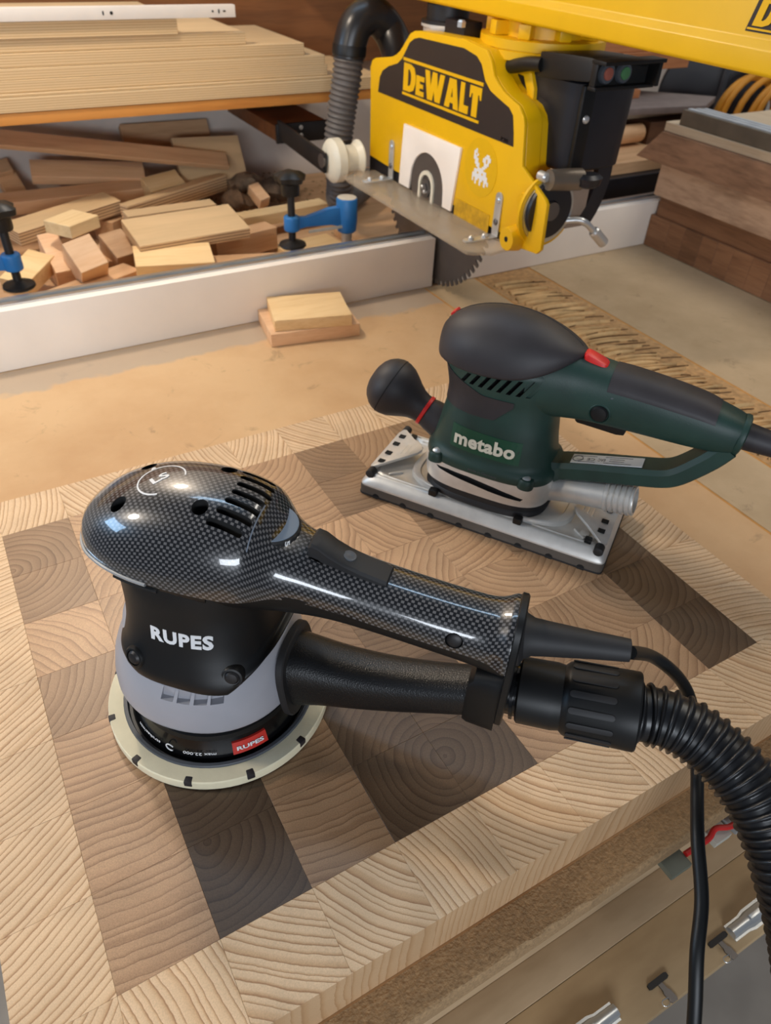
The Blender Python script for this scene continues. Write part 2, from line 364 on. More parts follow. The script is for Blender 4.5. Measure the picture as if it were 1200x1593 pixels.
def loft(rings, cap=True, closed=True, g=None):
    g = g or G(); n = len(rings[0]); v = [p for r in rings for p in r]; f = []
    for i in range(len(rings) - 1):
        for j in range(n if closed else n - 1):
            a = i * n + j; b = i * n + (j + 1) % n; f.append((a, b, b + n, a + n))
    if cap:
        f.append(tuple(range(n))[::-1]); f.append(tuple((len(rings) - 1) * n + j for j in range(n)))
    return g.add(v, f)


def se_ring(cx, cy, z, a, b, p=2.0, n=44, a2=None):
    """superellipse ring in xy; a for +x half, a2 for -x half"""
    out = []
    for k in range(n):
        t = 2 * PI * k / n; c, s = math.cos(t), math.sin(t)
        x = abs(c) ** (2 / p) * (1 if c > 0 else -1); y = abs(s) ** (2 / p) * (1 if s > 0 else -1)
        aa = a if c > 0 or a2 is None else a2
        out.append((cx + aa * x, cy + b * y, z))
    return out


def frame(d):
    d = Vector(d).normalized(); u = Vector((0, 0, 1)) if abs(d.z) < 0.95 else Vector((0, 1, 0))
    x = u.cross(d).normalized(); return x, d.cross(x).normalized(), d


def lathe(p0, d, prof, n=32, g=None, cap=True):
    """prof: (distance along d, radius)"""
    x, y, d = frame(d); p0 = Vector(p0)
    return loft([[p0 + d * h + (x * math.cos(2 * PI * k / n) + y * math.sin(2 * PI * k / n)) * r for k in range(n)] for h, r in prof], cap, True, g)


def smooth_path(pts, per=8):
    P = [Vector(p) for p in pts]; out = []
    for i in range(len(P) - 1):
        a = P[max(i - 1, 0)]; b = P[i]; c = P[i + 1]; d = P[min(i + 2, len(P) - 1)]
        for k in range(per):
            t = k / per
            out.append(0.5 * ((2 * b) + (c - a) * t + (2 * a - 5 * b + 4 * c - d) * t * t + (3 * b - a - 3 * c + d) * t ** 3))
    out.append(P[-1]); return out


def resample(path, step):
    out = [path[0]]; acc = 0.0
    for a, b in zip(path, path[1:]):
        L = (b - a).length; s = step - acc
        while s <= L:
            out.append(a + (b - a) * (s / L)); s += step
        acc = (acc + L) % step
    return out


def tube(path, r, n=12, g=None, cap=True, sect=None):
    """r number or function(i, total); sect: list of (u,v) for a shaped section"""
    P = [Vector(p) for p in path]; rings = []; up = None
    for i, p in enumerate(P):
        d = (P[min(i + 1, len(P) - 1)] - P[max(i - 1, 0)]).normalized()
        if up is None:
            x, y, _ = frame(d)
        else:
            x = (up.cross(d)).normalized(); y = d.cross(x)
        up = y
        rr = r(i, len(P)) if callable(r) else r
        if sect: rings.append([p + x * (u * rr) + y * (v * rr) for u, v in sect])
        else: rings.append([p + (x * math.cos(2 * PI * k / n) + y * math.sin(2 * PI * k / n)) * rr for k in range(n)])
    return loft(rings, cap, True, g)


def prism(poly, o, u, v, n, t, g=None):
    """polygon (a,b) placed at o + a*u + b*v, extruded t along n"""
    g = g or G(); o, u, v, n = Vector(o), Vector(u), Vector(v), Vector(n); k = len(poly)
    V = [o + u * a + v * b for a, b in poly] + [o + u * a + v * b + n * t for a, b in poly]
    return g.add(V, [tuple(range(k))[::-1], tuple(range(k, 2 * k))] + [(i, (i + 1) % k, (i + 1) % k + k, i + k) for i in range(k)])


def circ(r, n=28, cx=0, cy=0, a0=0.0, a1=2 * PI):
    return [(cx + r * math.cos(a0 + (a1 - a0) * k / n), cy + r * math.sin(a0 + (a1 - a0) * k / n)) for k in range(n)]


def text_geo(s, size, off=0.0, ext=0.02, xs=1.0, sp=1.0, shear=0.0):
    """verts (centred) and faces of lettering, thickness 2*ext"""
    c = bpy.data.curves.new('t', 'FONT'); c.body = s; c.size = size; c.offset = off * size; c.extrude = ext; c.resolution_u = 3
    c.space_character = sp; c.shear = shear
    o = bpy.data.objects.new('t', c); COL.objects.link(o)
    me = bpy.data.meshes.new_from_object(o.evaluated_get(bpy.context.evaluated_depsgraph_get()))
    v = [Vector((p.co.x * xs, p.co.y, p.co.z)) for p in me.vertices]; f = [tuple(p.vertices) for p in me.polygons]
    bpy.data.objects.remove(o); bpy.data.curves.remove(c); bpy.data.meshes.remove(me)
    x0, x1 = min(p.x for p in v), max(p.x for p in v); y0, y1 = min(p.y for p in v), max(p.y for p in v)
    m = Vector(((x0 + x1) / 2, (y0 + y1) / 2, 0))
    return [p - m for p in v], f, x1 - x0, y1 - y0


def text_fit(s, wid, hei, off=0.0, ext=0.0002, shear=0.0, sp=1.0):
    v, f, a, b = text_geo(s, 1.0, off, 0.01, 1.0, sp, shear)
    return [Vector((p.x * wid / a, p.y * hei / b, ext if p.z > 0 else -ext)) for p in v], f


def bvh_of(obj):
    me = obj.data
    return BVHTree.FromPolygons([v.co.copy() for v in me.vertices], [tuple(p.vertices) for p in me.polygons])


def project(v, bvh, o, u, w, n, lift, back=1.0):
    """drop flat points (x,y) at o+x*u+y*w on to a surface, looking along -n"""
    out = []; o, u, w, n = Vector(o), Vector(u), Vector(w), Vector(n)
    for p in v:
        q = o + u * p[0] + w * p[1]
        hit = bvh.ray_cast(q + n * back, -n, back * 3)[0]
        h = hit if hit is not None else q
        out.append(h + n * (lift + (p[2] if len(p) > 2 else 0)))
    return out


def cut(obj, cutters, m=None):
    """boolean-subtract a G from obj, keeping the cutter's own material on the pocket walls"""
    c = cutters.build('cutter', m or obj.data.materials[0], obj.parent, 0.001, smooth=False)
    c.matrix_basis = obj.matrix_basis.copy()
    md = obj.modifiers.new('b', 'BOOLEAN'); md.object = c; md.operation = 'DIFFERENCE'; md.solver = 'EXACT'; md.use_self = True
    try: md.material_mode = 'TRANSFER'
    except Exception: pass
    bpy.context.view_layer.update()
    dg = bpy.context.evaluated_depsgraph_get()
    me = bpy.data.meshes.new_from_object(obj.evaluated_get(dg))
    obj.modifiers.clear(); old = obj.data; nm = old.name; obj.data = me; bpy.data.meshes.remove(old); me.name = nm
    cm = c.data; bpy.data.objects.remove(c); bpy.data.meshes.remove(cm)
    me.polygons.foreach_set('use_smooth', [True] * len(me.polygons)); me.set_sharp_from_angle(angle=math.radians(35))


X, Y, Z = Vector((1, 0, 0)), Vector((0, 1, 0)), Vector((0, 0, 1))
T = 0.048   # top of the cutting board above the saw table
# ================================================================ the setting
def struct(o): o['kind'] = 'structure'; return o


FL = -0.86
struct(b2(-1.6, 3.6, -1.6, 1.47, FL - 0.05, FL).build('floor', M['concrete'], smooth=False))
struct(b2(-1.6, 3.6, 1.42, 1.47, FL, 2.4).build('wall_back', M['wall'], smooth=False))

# ================================================================ saw table
tb = thing('saw_table', 'tan MDF topped workshop saw table with worn rough front edge', 'workbench', (0.4, 0.35, FL))
L0, L1, F0 = -0.05, 1.75, -0.0715
b2(L0, 0.6725, F0, 0.775, -0.022, 0).build('table_board', M['table'], tb, world=True, smooth=False)
b2(0.6765, 0.7715, F0, 0.775, -0.022, -0.0002).build('table_board', M['table_r'], tb, world=True, smooth=False)
b2(0.7755, 0.8845, F0, 0.775, -0.022, -0.0004).build('table_board', M['kerf'], tb, world=True, smooth=False)
b2(0.8885, L1, F0, 0.775, -0.022, 0.0).build('table_board', M['table_r'], tb, world=True, smooth=False)
for sx in (0.672, 0.771, 0.884): b2(sx, sx + 0.005, F0, 0.775, -0.022, -0.0008).build('seam_strip', M['seam'], tb, world=True, smooth=False)
# rough, crumbling front edge
g = G(); n = 260; top, bot = [], []
for i in range(n + 1):
    x = L0 + (L1 - L0) * i / n
    top.append((x, F0 - 0.0006 - random.random() * 0.0016, 0.0004 - random.random() * 0.0012)); bot.append((x, F0 - 0.0022 - random.random() * 0.0008, -0.0035 - random.random() * 0.0015))
bk = [(p[0], F0 + 0.001, 0.0006) for p in top]; lo = [(p[0], F0 - 0.002, -0.0215) for p in top]; lob = [(p[0], F0 + 0.001, -0.0215) for p in top]
loft([bk, top, bot, lo, lob], False, False, g); g.build('rough_edge', M['mdfedge'], tb, world=True, smooth=False)
b2(L0, L1, F0 - .0004, -0.0502, -0.0215, 0.0006).build('raw_front_strip', M['mdfedge'], tb, world=True, smooth=False)
b2(L0, L1, 0.775, 1.418, -0.022, -0.001).build('rear_board', M['brown'], tb, world=True, smooth=False)
# carcass below
b2(L0 + 0.02, L1, -0.052, 1.40, -0.15, -0.022).build('carcass', M['plyw'], tb, world=True, smooth=False)
for lx in (L0 + 0.06, L1 - 0.1):
    for ly in (0.02, 1.3): b2(lx - 0.04, lx + 0.04, ly - 0.04, ly + 0.04, FL, -0.15).build('leg', M['plyw'], tb, world=True, smooth=False)
b2(L0 + 0.02, L1, 0.06, 1.3, -0.82, -0.70).build('lower_shelf', M['plyw'], tb, world=True, smooth=False)
# saw kerfs: a fan of old cuts in the middle board
rk = random.Random(3)
def kerf_set(n_, hgt, w0, w1, name, m, dx):
    g = G()
    for i in range(n_):
        t0 = i / n_; y = 0.735 - 0.62 * t0 + rk.uniform(-0.005, 0.005); L = rk.uniform(0.050, 0.082); ax = 0.779 + rk.uniform(0, 0.012) + dx
        wd = rk.uniform(w0, w1); sl = rk.uniform(-0.10, 0.12); pts = []
        for k in range(9):
            t = k / 8; pts.append((ax + L * t, y + sl * L * t - 0.016 * t * t, wd * (0.25 + 0.75 * math.sin(PI * min(1, 0.08 + t * 0.92))) * (1 if k < 8 else 0.2)))
        loft([[(p[0], p[1] + p[2], -0.0003) for p in pts], [(p[0], p[1] + p[2] * .1, hgt) for p in pts], [(p[0], p[1] - p[2], -0.0003) for p in pts]], False, False, g)
    o = g.build(name, m, tb, world=True, smooth=False); o['kind'] = 'stuff'
kerf_set(58, 0.0042, 0.0020, 0.0044, 'kerf_ridges', plain('torn_kerf_fibres', (212, 176, 124), 0.8, var=0.2), 0.0)
kerf_set(46, 0.0012, 0.0005, 0.0016, 'kerf_cuts', plain('dark_kerf', (104, 76, 48), 0.9), 0.012)  # thin dark slivers laid along the old cuts

# plywood case under the front edge (its top shows, with toggle latches)
cs = thing('plywood_case', 'plywood case with toggle latches below the front edge of the saw table', 'case', (0.45, -0.08, -0.17))
b2(-0.04, 1.3, -0.0795, -0.0535, -0.172, -0.149).build('lid_board', M['plyw'], cs, world=True, bevel=0.0008)
pr = prism([(-0.02, -0.126), (1.3, -0.143), (1.3, -0.0798), (-0.02, -0.0798)], (0, 0, -0.172), X, Y, Z, 0.0215); pr.build('front_board', M['plyw2'], cs, world=True, bevel=0.0008)
b2(-0.02, 1.3, -0.0535, -0.052, -0.172, -0.10).build('hinge_strip', M['plyw'], cs, world=True, smooth=False)
for k, (lx, ly) in enumerate(((0.268, -0.1135), (0.452, -0.1195))):
    sgn = -1 if k == 0 else 1
    lt = G(); zt = -0.1505
    hw, L = 0.0062, 0.032
    prof = [(-hw - .002, 0), (-hw - .002, .0015), (-hw, .0015), (-hw * .8, .006), (-hw * .3, .0075), (hw * .3, .0075), (hw * .8, .006), (hw, .0015), (hw + .002, .0015), (hw + .002, 0)]
    rings = []
    for q, (dx, sc) in enumerate(((-L, .8), (-L * .92, 1), (L * .3, 1), (L * .5, .82), (L, .8))):
        rings.append([(lx - sgn * dx, ly + a * sc, zt + h * (0.6 + 0.4 * sc)) for a, h in prof])
    loft(rings, True, True, lt); lev = lt.build('toggle_latch', M['steel'], cs, world=True)
    b2(lx - 0.012, lx + 0.010, ly - 0.002, ly + 0.002, zt + .0072, zt + .0092).build('latch_rib', M['steel'], lev, world=True, bevel=0.0006)
for k, (lx, ly) in enumerate(((0.343, -0.1150), (0.408, -0.1175))):
    zt = -0.1505
    cp = prism([(-.010, -.0014), (-.008, -.0022), (.008, -.0022), (.010, -.0014), (.010, .0014), (.008, .0022), (-.008, .0022), (-.010, .0014)], (lx, ly, zt), X, Y, Z, 0.0016).build('catch_slot', M['iron'], cs, world=True, smooth=False)
    a = 0.25
    u = Vector((math.cos(a), math.sin(a) * 0, 0)); v = Vector((0.12, -1, 0)).normalized()
    prism([(-.002, .002), (.002, .002), (.0022, .007), (.0034, .009), (.0034, .015), (.0026, .0165), (-.0026, .0165), (-.0034, .015), (-.0034, .009), (-.0022, .007)], (lx, ly, zt), X, v, Z, 0.001).build('catch_plate', M['steel_d'], cs, world=True, smooth=False)
    tube(smooth_path([(lx - .001, ly - .013, zt + .001), (lx - .005, ly - .016, zt + .003), (lx - .009, ly - .0145, zt + .003), (lx - .008, ly - .0115, zt + .003), (lx - .001, ly - .012, zt + .001)], 5), 0.0004, 6).build('wire_loop', M['steel'], cs, world=True)

# small clamp jaws tucked under the table edge
cj = thing('bar_clamp', 'red and grey clamp tucked under the front edge of the saw table', 'clamp', (0.395, -0.075, -0.06))
b2(0.352, 0.372, -0.0815, -0.060, -0.052, -0.046).build('grey_jaw', plain('grey_green_jaw', (118, 122, 108), 0.5), cj, world=True, bevel=0.001)
prism([(0.418, -0.060), (0.452, -0.060), (0.446, -0.0765), (0.428, -0.0825), (0.421, -0.081)], (0, 0, -0.052), X, Y, Z, 0.006).build('grey_jaw', plain('pale_grey_jaw', (150, 150, 148), 0.5), cj, world=True, bevel=0.001)
b2(0.400, 0.417, -0.0800, -0.060, -0.054, -0.047).build('pale_pad', plain('pale_pad', (196, 192, 178), 0.6), cj, world=True, bevel=0.0008)
tube(smooth_path([(0.372, -0.0740, -0.045), (0.395, -0.0745, -0.044), (0.405, -0.0720, -0.042), (0.418, -0.0765, -0.042), (0.438, -0.0735, -0.042)], 6), 0.0022, 10).build('red_lever', M['red'], cj, world=True)
b2(0.355, 0.447, -0.066, -0.0515, -0.056, -0.052).build('clamp_bar', M['iron'], cj, world=True, bevel=0.0006)

# ================================================================ cutting board: every block its own
cb = thing('cutting_board', 'large end-grain cutting board, walnut blocks framed by pale ash', 'cutting board', (0.2459, 0.195, 0))
U, V, W0 = 0.4917, 0.3899, 0.0488
TB = T - 0.0005


def block_mesh(lx, ly, name):
    g = b2(-lx / 2 + 0.00004, lx / 2 - 0.00004, -ly / 2 + 0.00004, ly / 2 - 0.00004, 0, TB)
    return g


bcache = {}
def block(x, y, lx, ly, m, tone, pith, dz=0.0):
    key = (round(lx, 4), round(ly, 4), m)
    if key not in bcache:
        o = block_mesh(lx, ly, 'b').build('ash_block' if m == 'ash' else 'walnut_block', M[m], cb, smooth=False, bevel=0.00012, bseg=1); bcache[key] = o
    else:
        o = bcache[key].copy(); COL.objects.link(o)
    o.location = (x - 0.2459, y - 0.195, dz); o.color = (0.5 + pith[0] * 2, 0.5 + pith[1] * 2, tone, 1)
    return o


tones = [  # row 0 nearest the camera, columns from the left corner; strongly lit blocks painted lighter
    [.62, .06, .46, .08, .10, .66, .5, .56, .10],
    [.68, .08, .46, .10, .12, .6, .5, .55, .14],
    [.74, .5, .5, .35, .3, .62, .72, .76, .26],
    [.52, .5, .55, .45, .86, .80, .84, .60, .25],
    [.76, .6, .5, .6, .92, .92, .60, .45, .3],
    [.46, .72, .55, .55, .74, .46, .4, .4, .4],
    [.42, .72, .6, .6, .70, .38, .5, .4, .4]]
cw, rh = U / 9, V / 7
rp = random.Random(11)
for r in range(7):
    for c in range(9):
        # neighbouring columns are mirror pairs
        side = 1 if c % 2 else -1
        qd = random.Random(r * 31 + c // 2 * 7 + 5); dist = qd.uniform(0.045, 0.12); an = qd.choice((0.5, 0.9, 1.25, 2.2, -0.6, -1.0, 1.57, 1.5))
        pith = (side * dist * math.cos(an), dist * math.sin(an))
        if c in (0, 2) and r < 3: pith = (rp.uniform(-.02, .05), 0.20 - 0.03 * r)
        if c in (1,) and r < 3: pith = (-0.016, 0.026)
        if c in (3, 4) and r < 2: pith = ((0.030 if c == 3 else -0.024), 0.006 if r == 0 else -0.045)
        if c == 8 and r < 2: pith = (-0.03, 0.03)
        if c == 0 and r in (5, 6): pith = (-0.026, -0.020 if r == 6 else 0.035)
        block((c + .5) * cw, (r + .5) * rh, cw, rh, 'walnut', max(0, min(1, tones[r][c] + rp.uniform(-.03, .03))), pith, rp.uniform(-.00008, .00008))
for k in range(9):
    a = 1 if k % 2 else -1
    block((k + .5) * cw, -W0 / 2, cw, W0, 'ash', rp.uniform(.3, .6), (0.12 + 0.03 * a, (0.10 if k % 2 else -0.03) - 0.02 + 0.12) if k % 3 else (-0.19, -0.04), rp.uniform(-.00006, .00006))
    block((k + .5) * cw, V + W0 / 2, cw, W0, 'ash', rp.uniform(.3, .7), (0.22 * a, 0.05 + 0.06 * (k % 3)), rp.uniform(-.00006, .00006))
for k in range(7):
    a = 1 if k % 2 else -1
    block(-W0 / 2, (k + .5) * rh, W0, rh, 'ash', rp.uniform(.35, .7), (-0.10 - 0.03 * a, 0.18 + 0.04 * a) if k < 5 else (0.05, -0.2), rp.uniform(-.00006, .00006))
    block(U + W0 / 2, (k + .5) * rh, W0, rh, 'ash', rp.uniform(.3, .6), (0.06 * a, 0.22 if k % 3 else -0.2), rp.uniform(-.00006, .00006))
for cx, cy, pt in ((-W0 / 2, -W0 / 2, (-0.12, 0.15)), (U + W0 / 2, -W0 / 2, (0.1, 0.2)), (-W0 / 2, V + W0 / 2, (0.2, -.12)), (U + W0 / 2, V + W0 / 2, (.2, .1))):
    block(cx, cy, W0, W0, 'ash', .5, pt)

# ================================================================ fence, small boards
def fence(name, label, x0, x1):
    f = thing(name, label, 'fence', ((x0 + x1) / 2, 0.785, 0))
    b2(x0, x1, 0.775, 0.789, 0.0004, 0.078).build('face_board', M['white_p'], f, world=True, bevel=0.0008)
    g = G(); pr = [(0.789, 0.0005), (0.812, 0.0005), (0.812, 0.080), (0.805, 0.080), (0.805, 0.0755), (0.796, 0.0755), (0.796, 0.080), (0.789, 0.080)]
    prism([(a, b) for a, b in pr], (x0, 0, 0), Y, Z, X, x1 - x0).build('aluminium_track', M['alu_b'], f, world=True, smooth=False)
    b2(x0, x1, 0.796, 0.8045, 0.070, 0.0768).build('track_groove', plain('track_grey', (158, 164, 166), .5, metal=.2), f, world=True, smooth=False)  # light grey strip along the track groove
fence('saw_fence', 'white faced saw fence with aluminium top track, left of the blade', -0.05, 0.688)
fence('saw_fence', 'white faced saw fence with aluminium top track, right of the blade', 0.702, 1.6)

tag(box((0.443, 0.722, 0.0098), (0.128, 0.082, 0.0186), (Vector((0.982, -0.16, 0)).normalized(), Vector((0.16, 0.982, 0)).normalized(), Z)).build('wood_offcut', M['beech'], bevel=0.0006),
    'small wood offcut lying flat on the table, lower of the two by the fence', 'offcut')
tag(box((0.444, 0.722, 0.0272), (0.108, 0.078, 0.016), (Vector((0.968, -0.25, 0)).normalized(), Vector((0.25, 0.968, 0)).normalized(), Z)).build('wood_offcut', M['pine'], bevel=0.0006),
    'small pale wood offcut on top of another in front of the white fence', 'offcut')

# ================================================================ offcut pile behind the fence
PILE = [
 ('wood_strip','long brown board leaning across the back of the offcut pile','brown',(0.313,1.274,0.122),(0.984,-0.005,-0.177),(0.138,-0.610,0.780),(0.443,0.031,0.010)),
 ('wood_board','wide pinkish board under the long brown board at the back of the pile','beech',(0.284,1.322,0.074),(0.987,-0.140,-0.081),(0.000,-0.500,0.866),(0.194,0.040,0.018)),
 ('wood_strip','long pale pink strip in front of the wide pinkish board','beech',(0.227,1.284,0.047),(1.000,-0.014,-0.004),(0.000,-0.259,0.966),(0.285,0.034,0.024)),
 ('wood_block','yellowish square block standing behind the tilted plywood strip','maple',(0.399,1.262,0.045),(0.982,0.170,0.079),(0.000,-0.423,0.906),(0.069,0.038,0.050)),
 ('plywood_strip','plywood strip resting on edge, its layered side to the front','ply',(0.411,1.216,0.048),(0.890,0.456,-0.000),(0.000,-0.000,1.000),(0.245,0.020,0.028)),
 ('plywood_piece','grey faced thick plywood piece left of the tilted strip','ply',(0.205,1.167,0.051),(0.924,0.379,0.040),(0.000,-0.105,0.995),(0.193,0.048,0.022)),
 ('wood_block','small yellow block perched on top of the orange block','maple',(0.196,1.018,0.089),(0.822,0.570,-0.000),(0.000,-0.000,1.000),(0.059,0.051,0.018)),
 ('wood_block','tilted orange beech block under the small yellow block','beech',(0.196,0.968,0.050),(0.969,0.190,0.160),(0.000,-0.643,0.766),(0.043,0.051,0.045)),
 ('wood_block','narrow pale block leaning left of the orange beech block','beech',(0.163,1.020,0.036),(0.997,0.071,0.033),(0.000,-0.423,0.906),(0.029,0.080,0.040)),
 ('wood_block','yellow board end behind the left blue clamp','pine',(0.117,0.990,0.036),(0.758,-0.638,-0.136),(0.000,-0.208,0.978),(0.041,0.081,0.025)),
 ('wood_strip','brown strip lying low just behind the left end of the fence','brown',(0.194,0.950,0.014),(0.908,0.418,0.000),(0.000,-0.000,1.000),(0.152,0.040,0.026)),
 ('wood_block','pale yellow block closest to the fence, middle of the pile','pine',(0.320,0.943,0.034),(0.981,-0.194,-0.027),(0.000,-0.139,0.990),(0.116,0.062,0.036)),
 ('plywood_piece','broad pale plywood piece behind the yellow block by the fence','ply',(0.364,1.008,0.062),(0.999,0.040,0.006),(0.000,-0.139,0.990),(0.180,0.089,0.017)),
 ('plywood_piece','thin plywood piece showing its edge behind the broad pale one','ply',(0.366,1.100,0.058),(0.999,0.034,0.000),(0.000,-0.000,1.000),(0.152,0.032,0.020)),
 ('wood_block','pinkish brown block right of the broad pale plywood piece','beech',(0.456,1.011,0.027),(0.978,0.208,-0.000),(0.000,-0.000,1.000),(0.119,0.035,0.036)),
 ('wood_strip','long pale strip behind the right blue clamp','maple',(0.573,1.108,0.030),(0.995,0.097,0.000),(0.000,-0.000,1.000),(0.175,0.033,0.020)),
 ('wood_strip','reddish strip lying behind the fence, left of the right blue clamp','brown',(0.441,0.936,0.018),(0.963,-0.270,0.000),(0.000,-0.000,1.000),(0.126,0.029,0.024)),
 ('wood_board','brown board leaning on the white wall at the very back','brown',(0.455,1.395,0.100),(1.000,-0.005,-0.009),(0.000,-0.866,0.500),(0.171,0.060,0.018)),
 ('plywood_square','square plywood piece with a knot leaning on the back wall','ply',(0.507,1.301,0.080),(0.999,-0.026,-0.034),(0.000,-0.788,0.616),(0.130,0.085,0.012)),
 ('wood_strip','thin orange strip at the bottom of the pile along the fence','pine',(0.200,0.900,0.007),(0.999,0.035,0.000),(0.000,-0.000,1.000),(0.180,0.035,0.012)),
 ('wood_block','brown block leaning at the far left of the pile','brown',(0.154,1.373,0.050),(0.988,0.133,0.077),(0.000,-0.500,0.866),(0.035,0.054,0.020)),
 ('wood_block','small dark brown block at the far left edge under the shelf','brown',(0.142,1.390,0.075),(0.984,0.136,0.114),(0.000,-0.643,0.766),(0.040,0.026,0.020)),
 ('wood_sliver','thin pale sliver under the disc foot of the right clamp','pine',(0.573,1.000,0.006),(0.993,0.119,-0.000),(0.000,-0.000,1.000),(0.110,0.055,0.010)),
 ('wood_sliver','thin pale sliver in front of the right clamp post','maple',(0.545,0.892,0.006),(0.971,0.240,0.000),(0.000,-0.000,1.000),(0.088,0.027,0.010)),
 ('wood_chunk','knobbly orange wood chunk among the bark at the back','beech',(0.559,1.190,0.040),(0.967,0.219,0.127),(0.000,-0.500,0.866),(0.022,0.040,0.022)),
 ('wood_block','little block end peeping out behind the small yellow block','brown',(0.277,1.188,0.018),(0.781,0.625,-0.000),(0.000,-0.000,1.000),(0.030,0.042,0.034)),
 ('wood_block','brown block standing right of the orange beech block','brown',(0.261,1.044,0.026),(0.979,0.192,0.070),(0.000,-0.342,0.940),(0.039,0.060,0.040)),
 ('wood_strip','dark board lying flat under the middle of the pile','brown',(0.330,1.090,0.010),(0.980,0.190,0.000),(0.000,0.000,1.000),(0.300,0.080,0.020)),
 ('wood_board','brown board lying flat at the right end behind the fence','brown',(0.760,0.985,0.006),(0.990,0.120,0.000),(0.000,0.000,1.000),(0.210,0.150,0.012)),
]
for nm, lab, mt, c, e, nn, dim in PILE:
    e, nn = Vector(e).normalized(), Vector(nn).normalized(); f = nn.cross(e).normalized(); e = f.cross(nn)
    o = box((0, 0, 0), dim).build(nm, M[mt], bevel=0.0007, bseg=1)
    o.matrix_world = Matrix(((e.x, f.x, nn.x, c[0]), (e.y, f.y, nn.y, c[1]), (e.z, f.z, nn.z, c[2]), (0, 0, 0, 1)))
    tag(o, lab, 'offcut', 'wood offcuts piled behind the fence')
# bark and shavings
for k, (x, y, z, sx, lab) in enumerate(((0.522, 1.205, 0.030, .035, 'curled dark bark scrap left of the knobbly orange chunk'), (0.600, 1.215, 0.036, .045, 'dark bark scrap right of the knobbly orange chunk'), (0.566, 1.262, 0.040, .05, 'long grey bark scrap behind the knobbly orange chunk'))):
    g = G(); rr = random.Random(k); rings = []
    for i in range(9):
        a = i / 8; R = (0.010 + 0.010 * math.sin(PI * a)) * (1 + rr.uniform(-.2, .2))
        rings.append([(x + (a - .5) * sx * 1.6, y + math.cos(q * PI / 5) * R * 1.3 * rr.uniform(.8, 1.2), z + math.sin(q * PI / 5) * R * rr.uniform(.7, 1.2) + 0.006 * math.sin(a * 5)) for q in range(10)])
    tag(loft(rings).build('bark_scrap', plain('bark%d' % k, ((96, 74, 54), (84, 68, 54), (132, 112, 90))[k], 0.9, var=0.4, vscale=60, bump=0.8, bscale=90, bdist=.002)), lab, 'bark', 'bark scraps')
g = G(); rr = random.Random(5)
for i in range(420):
    x = rr.gauss(0.60, 0.07); y = min(1.4, rr.gauss(1.29, 0.075)); s = rr.uniform(.002, .006); a = rr.uniform(0, PI)
    u = Vector((math.cos(a), math.sin(a), rr.uniform(-.3, .3))) * s; v = Vector((-math.sin(a), math.cos(a), .2)) * s * .5; c = Vector((x, y, 0.002 + max(0, (y - 1.22)) * 0.10 * rr.random()))
    g.add([c - u, c + v, c + u, c - v, c + Z * s * .5], [(0, 1, 4), (1, 2, 4), (2, 3, 4), (3, 0, 4), (3, 2, 1, 0)])
o = g.build('wood_chips', M['sawdust'], smooth=False); o['kind'] = 'stuff'; tag(o, 'sawdust and small chips lying against the white back wall', 'sawdust')

# ---------------------------------------------------------------- two bench clamps
def bench_clamp(label, px, py, ang, foot_z, sx):
    c = thing('bench_clamp', label, 'clamp', (px, py, 0), ang, 'blue bench clamps behind the fence')
    lathe((0, 0, 0), Z, [(0, .0085), (.10, .0085)], 20).build('post', M['steel'], c)
    arm = lathe((0, 0, .072), Z, [(0, .0125), (.002, .015), (.018, .0165), (.050, .0165), (.052, .0155)], 24)
    L = 0.088
    sec = []
    for t, h0, h1, w_ in ((0, .080, .112, .010), (.35, .088, .112, .0075), (.8, .090, .104, .006), (1, .088, .106, .006)):
        x = -L * t; sec.append([(x, -w_, h0), (x, w_, h0), (x, w_ * .7, h1), (x, -w_ * .7, h1)])
    loft(sec, True, True, arm)
    lathe((-L - .006, 0, .086), Z, [(0, .0105), (.002, .012), (.020, .012), (.022, .0105)], 22, arm)
    a = arm.build('arm', M['clamp'], c, bevel=0.0012)
    lathe((0, 0, .1235), Z, [(0, .0150), (.0008, .0150), (.001, .0142)], 22).build('chipped_top', M['chip'], a)
    b2(-.070, -.012, -.0096, -.0085, .0815, .0860).build('chipped_edge', M['chip'], a, bevel=0.0006)
    sx_ = -L - .006
    lathe((sx_, 0, foot_z), Z, [(0, .0055), (.155 - foot_z - .006, .0055)], 16).build('screw', M['iron'], c)
    fo = lathe((sx_, 0, foot_z - .004), Z, [(0, .019), (.002, .021), (.005, .020), (.008, .010), (.010, .007)], 26).build('foot_disc', M['iron'], c)
    kn = []
    for h, s in ((.138, .6), (.140, .64), (.154, .66), (.156, .8), (.158, 1.0), (.165, 1.05), (.170, .7), (.172, .2)):
        rg = []
        for q in range(30):
            t = 2 * PI * q / 30; R = .021 * s * (1 + (.14 if h > .155 else .0) * math.cos(5 * t)); rg.append((sx_ + R * math.cos(t), R * math.sin(t), h))
        kn.append(rg)
    loft(kn).build('knob', M['blk'], c)
bench_clamp('blue bench clamp with black star knob, between the pile and the saw', 0.582, 0.872, 0.0, 0.066, 1)
bench_clamp('blue bench clamp with black star knob, cut by the left edge of the frame', 0.000, 0.880, PI, 0.066, 1)

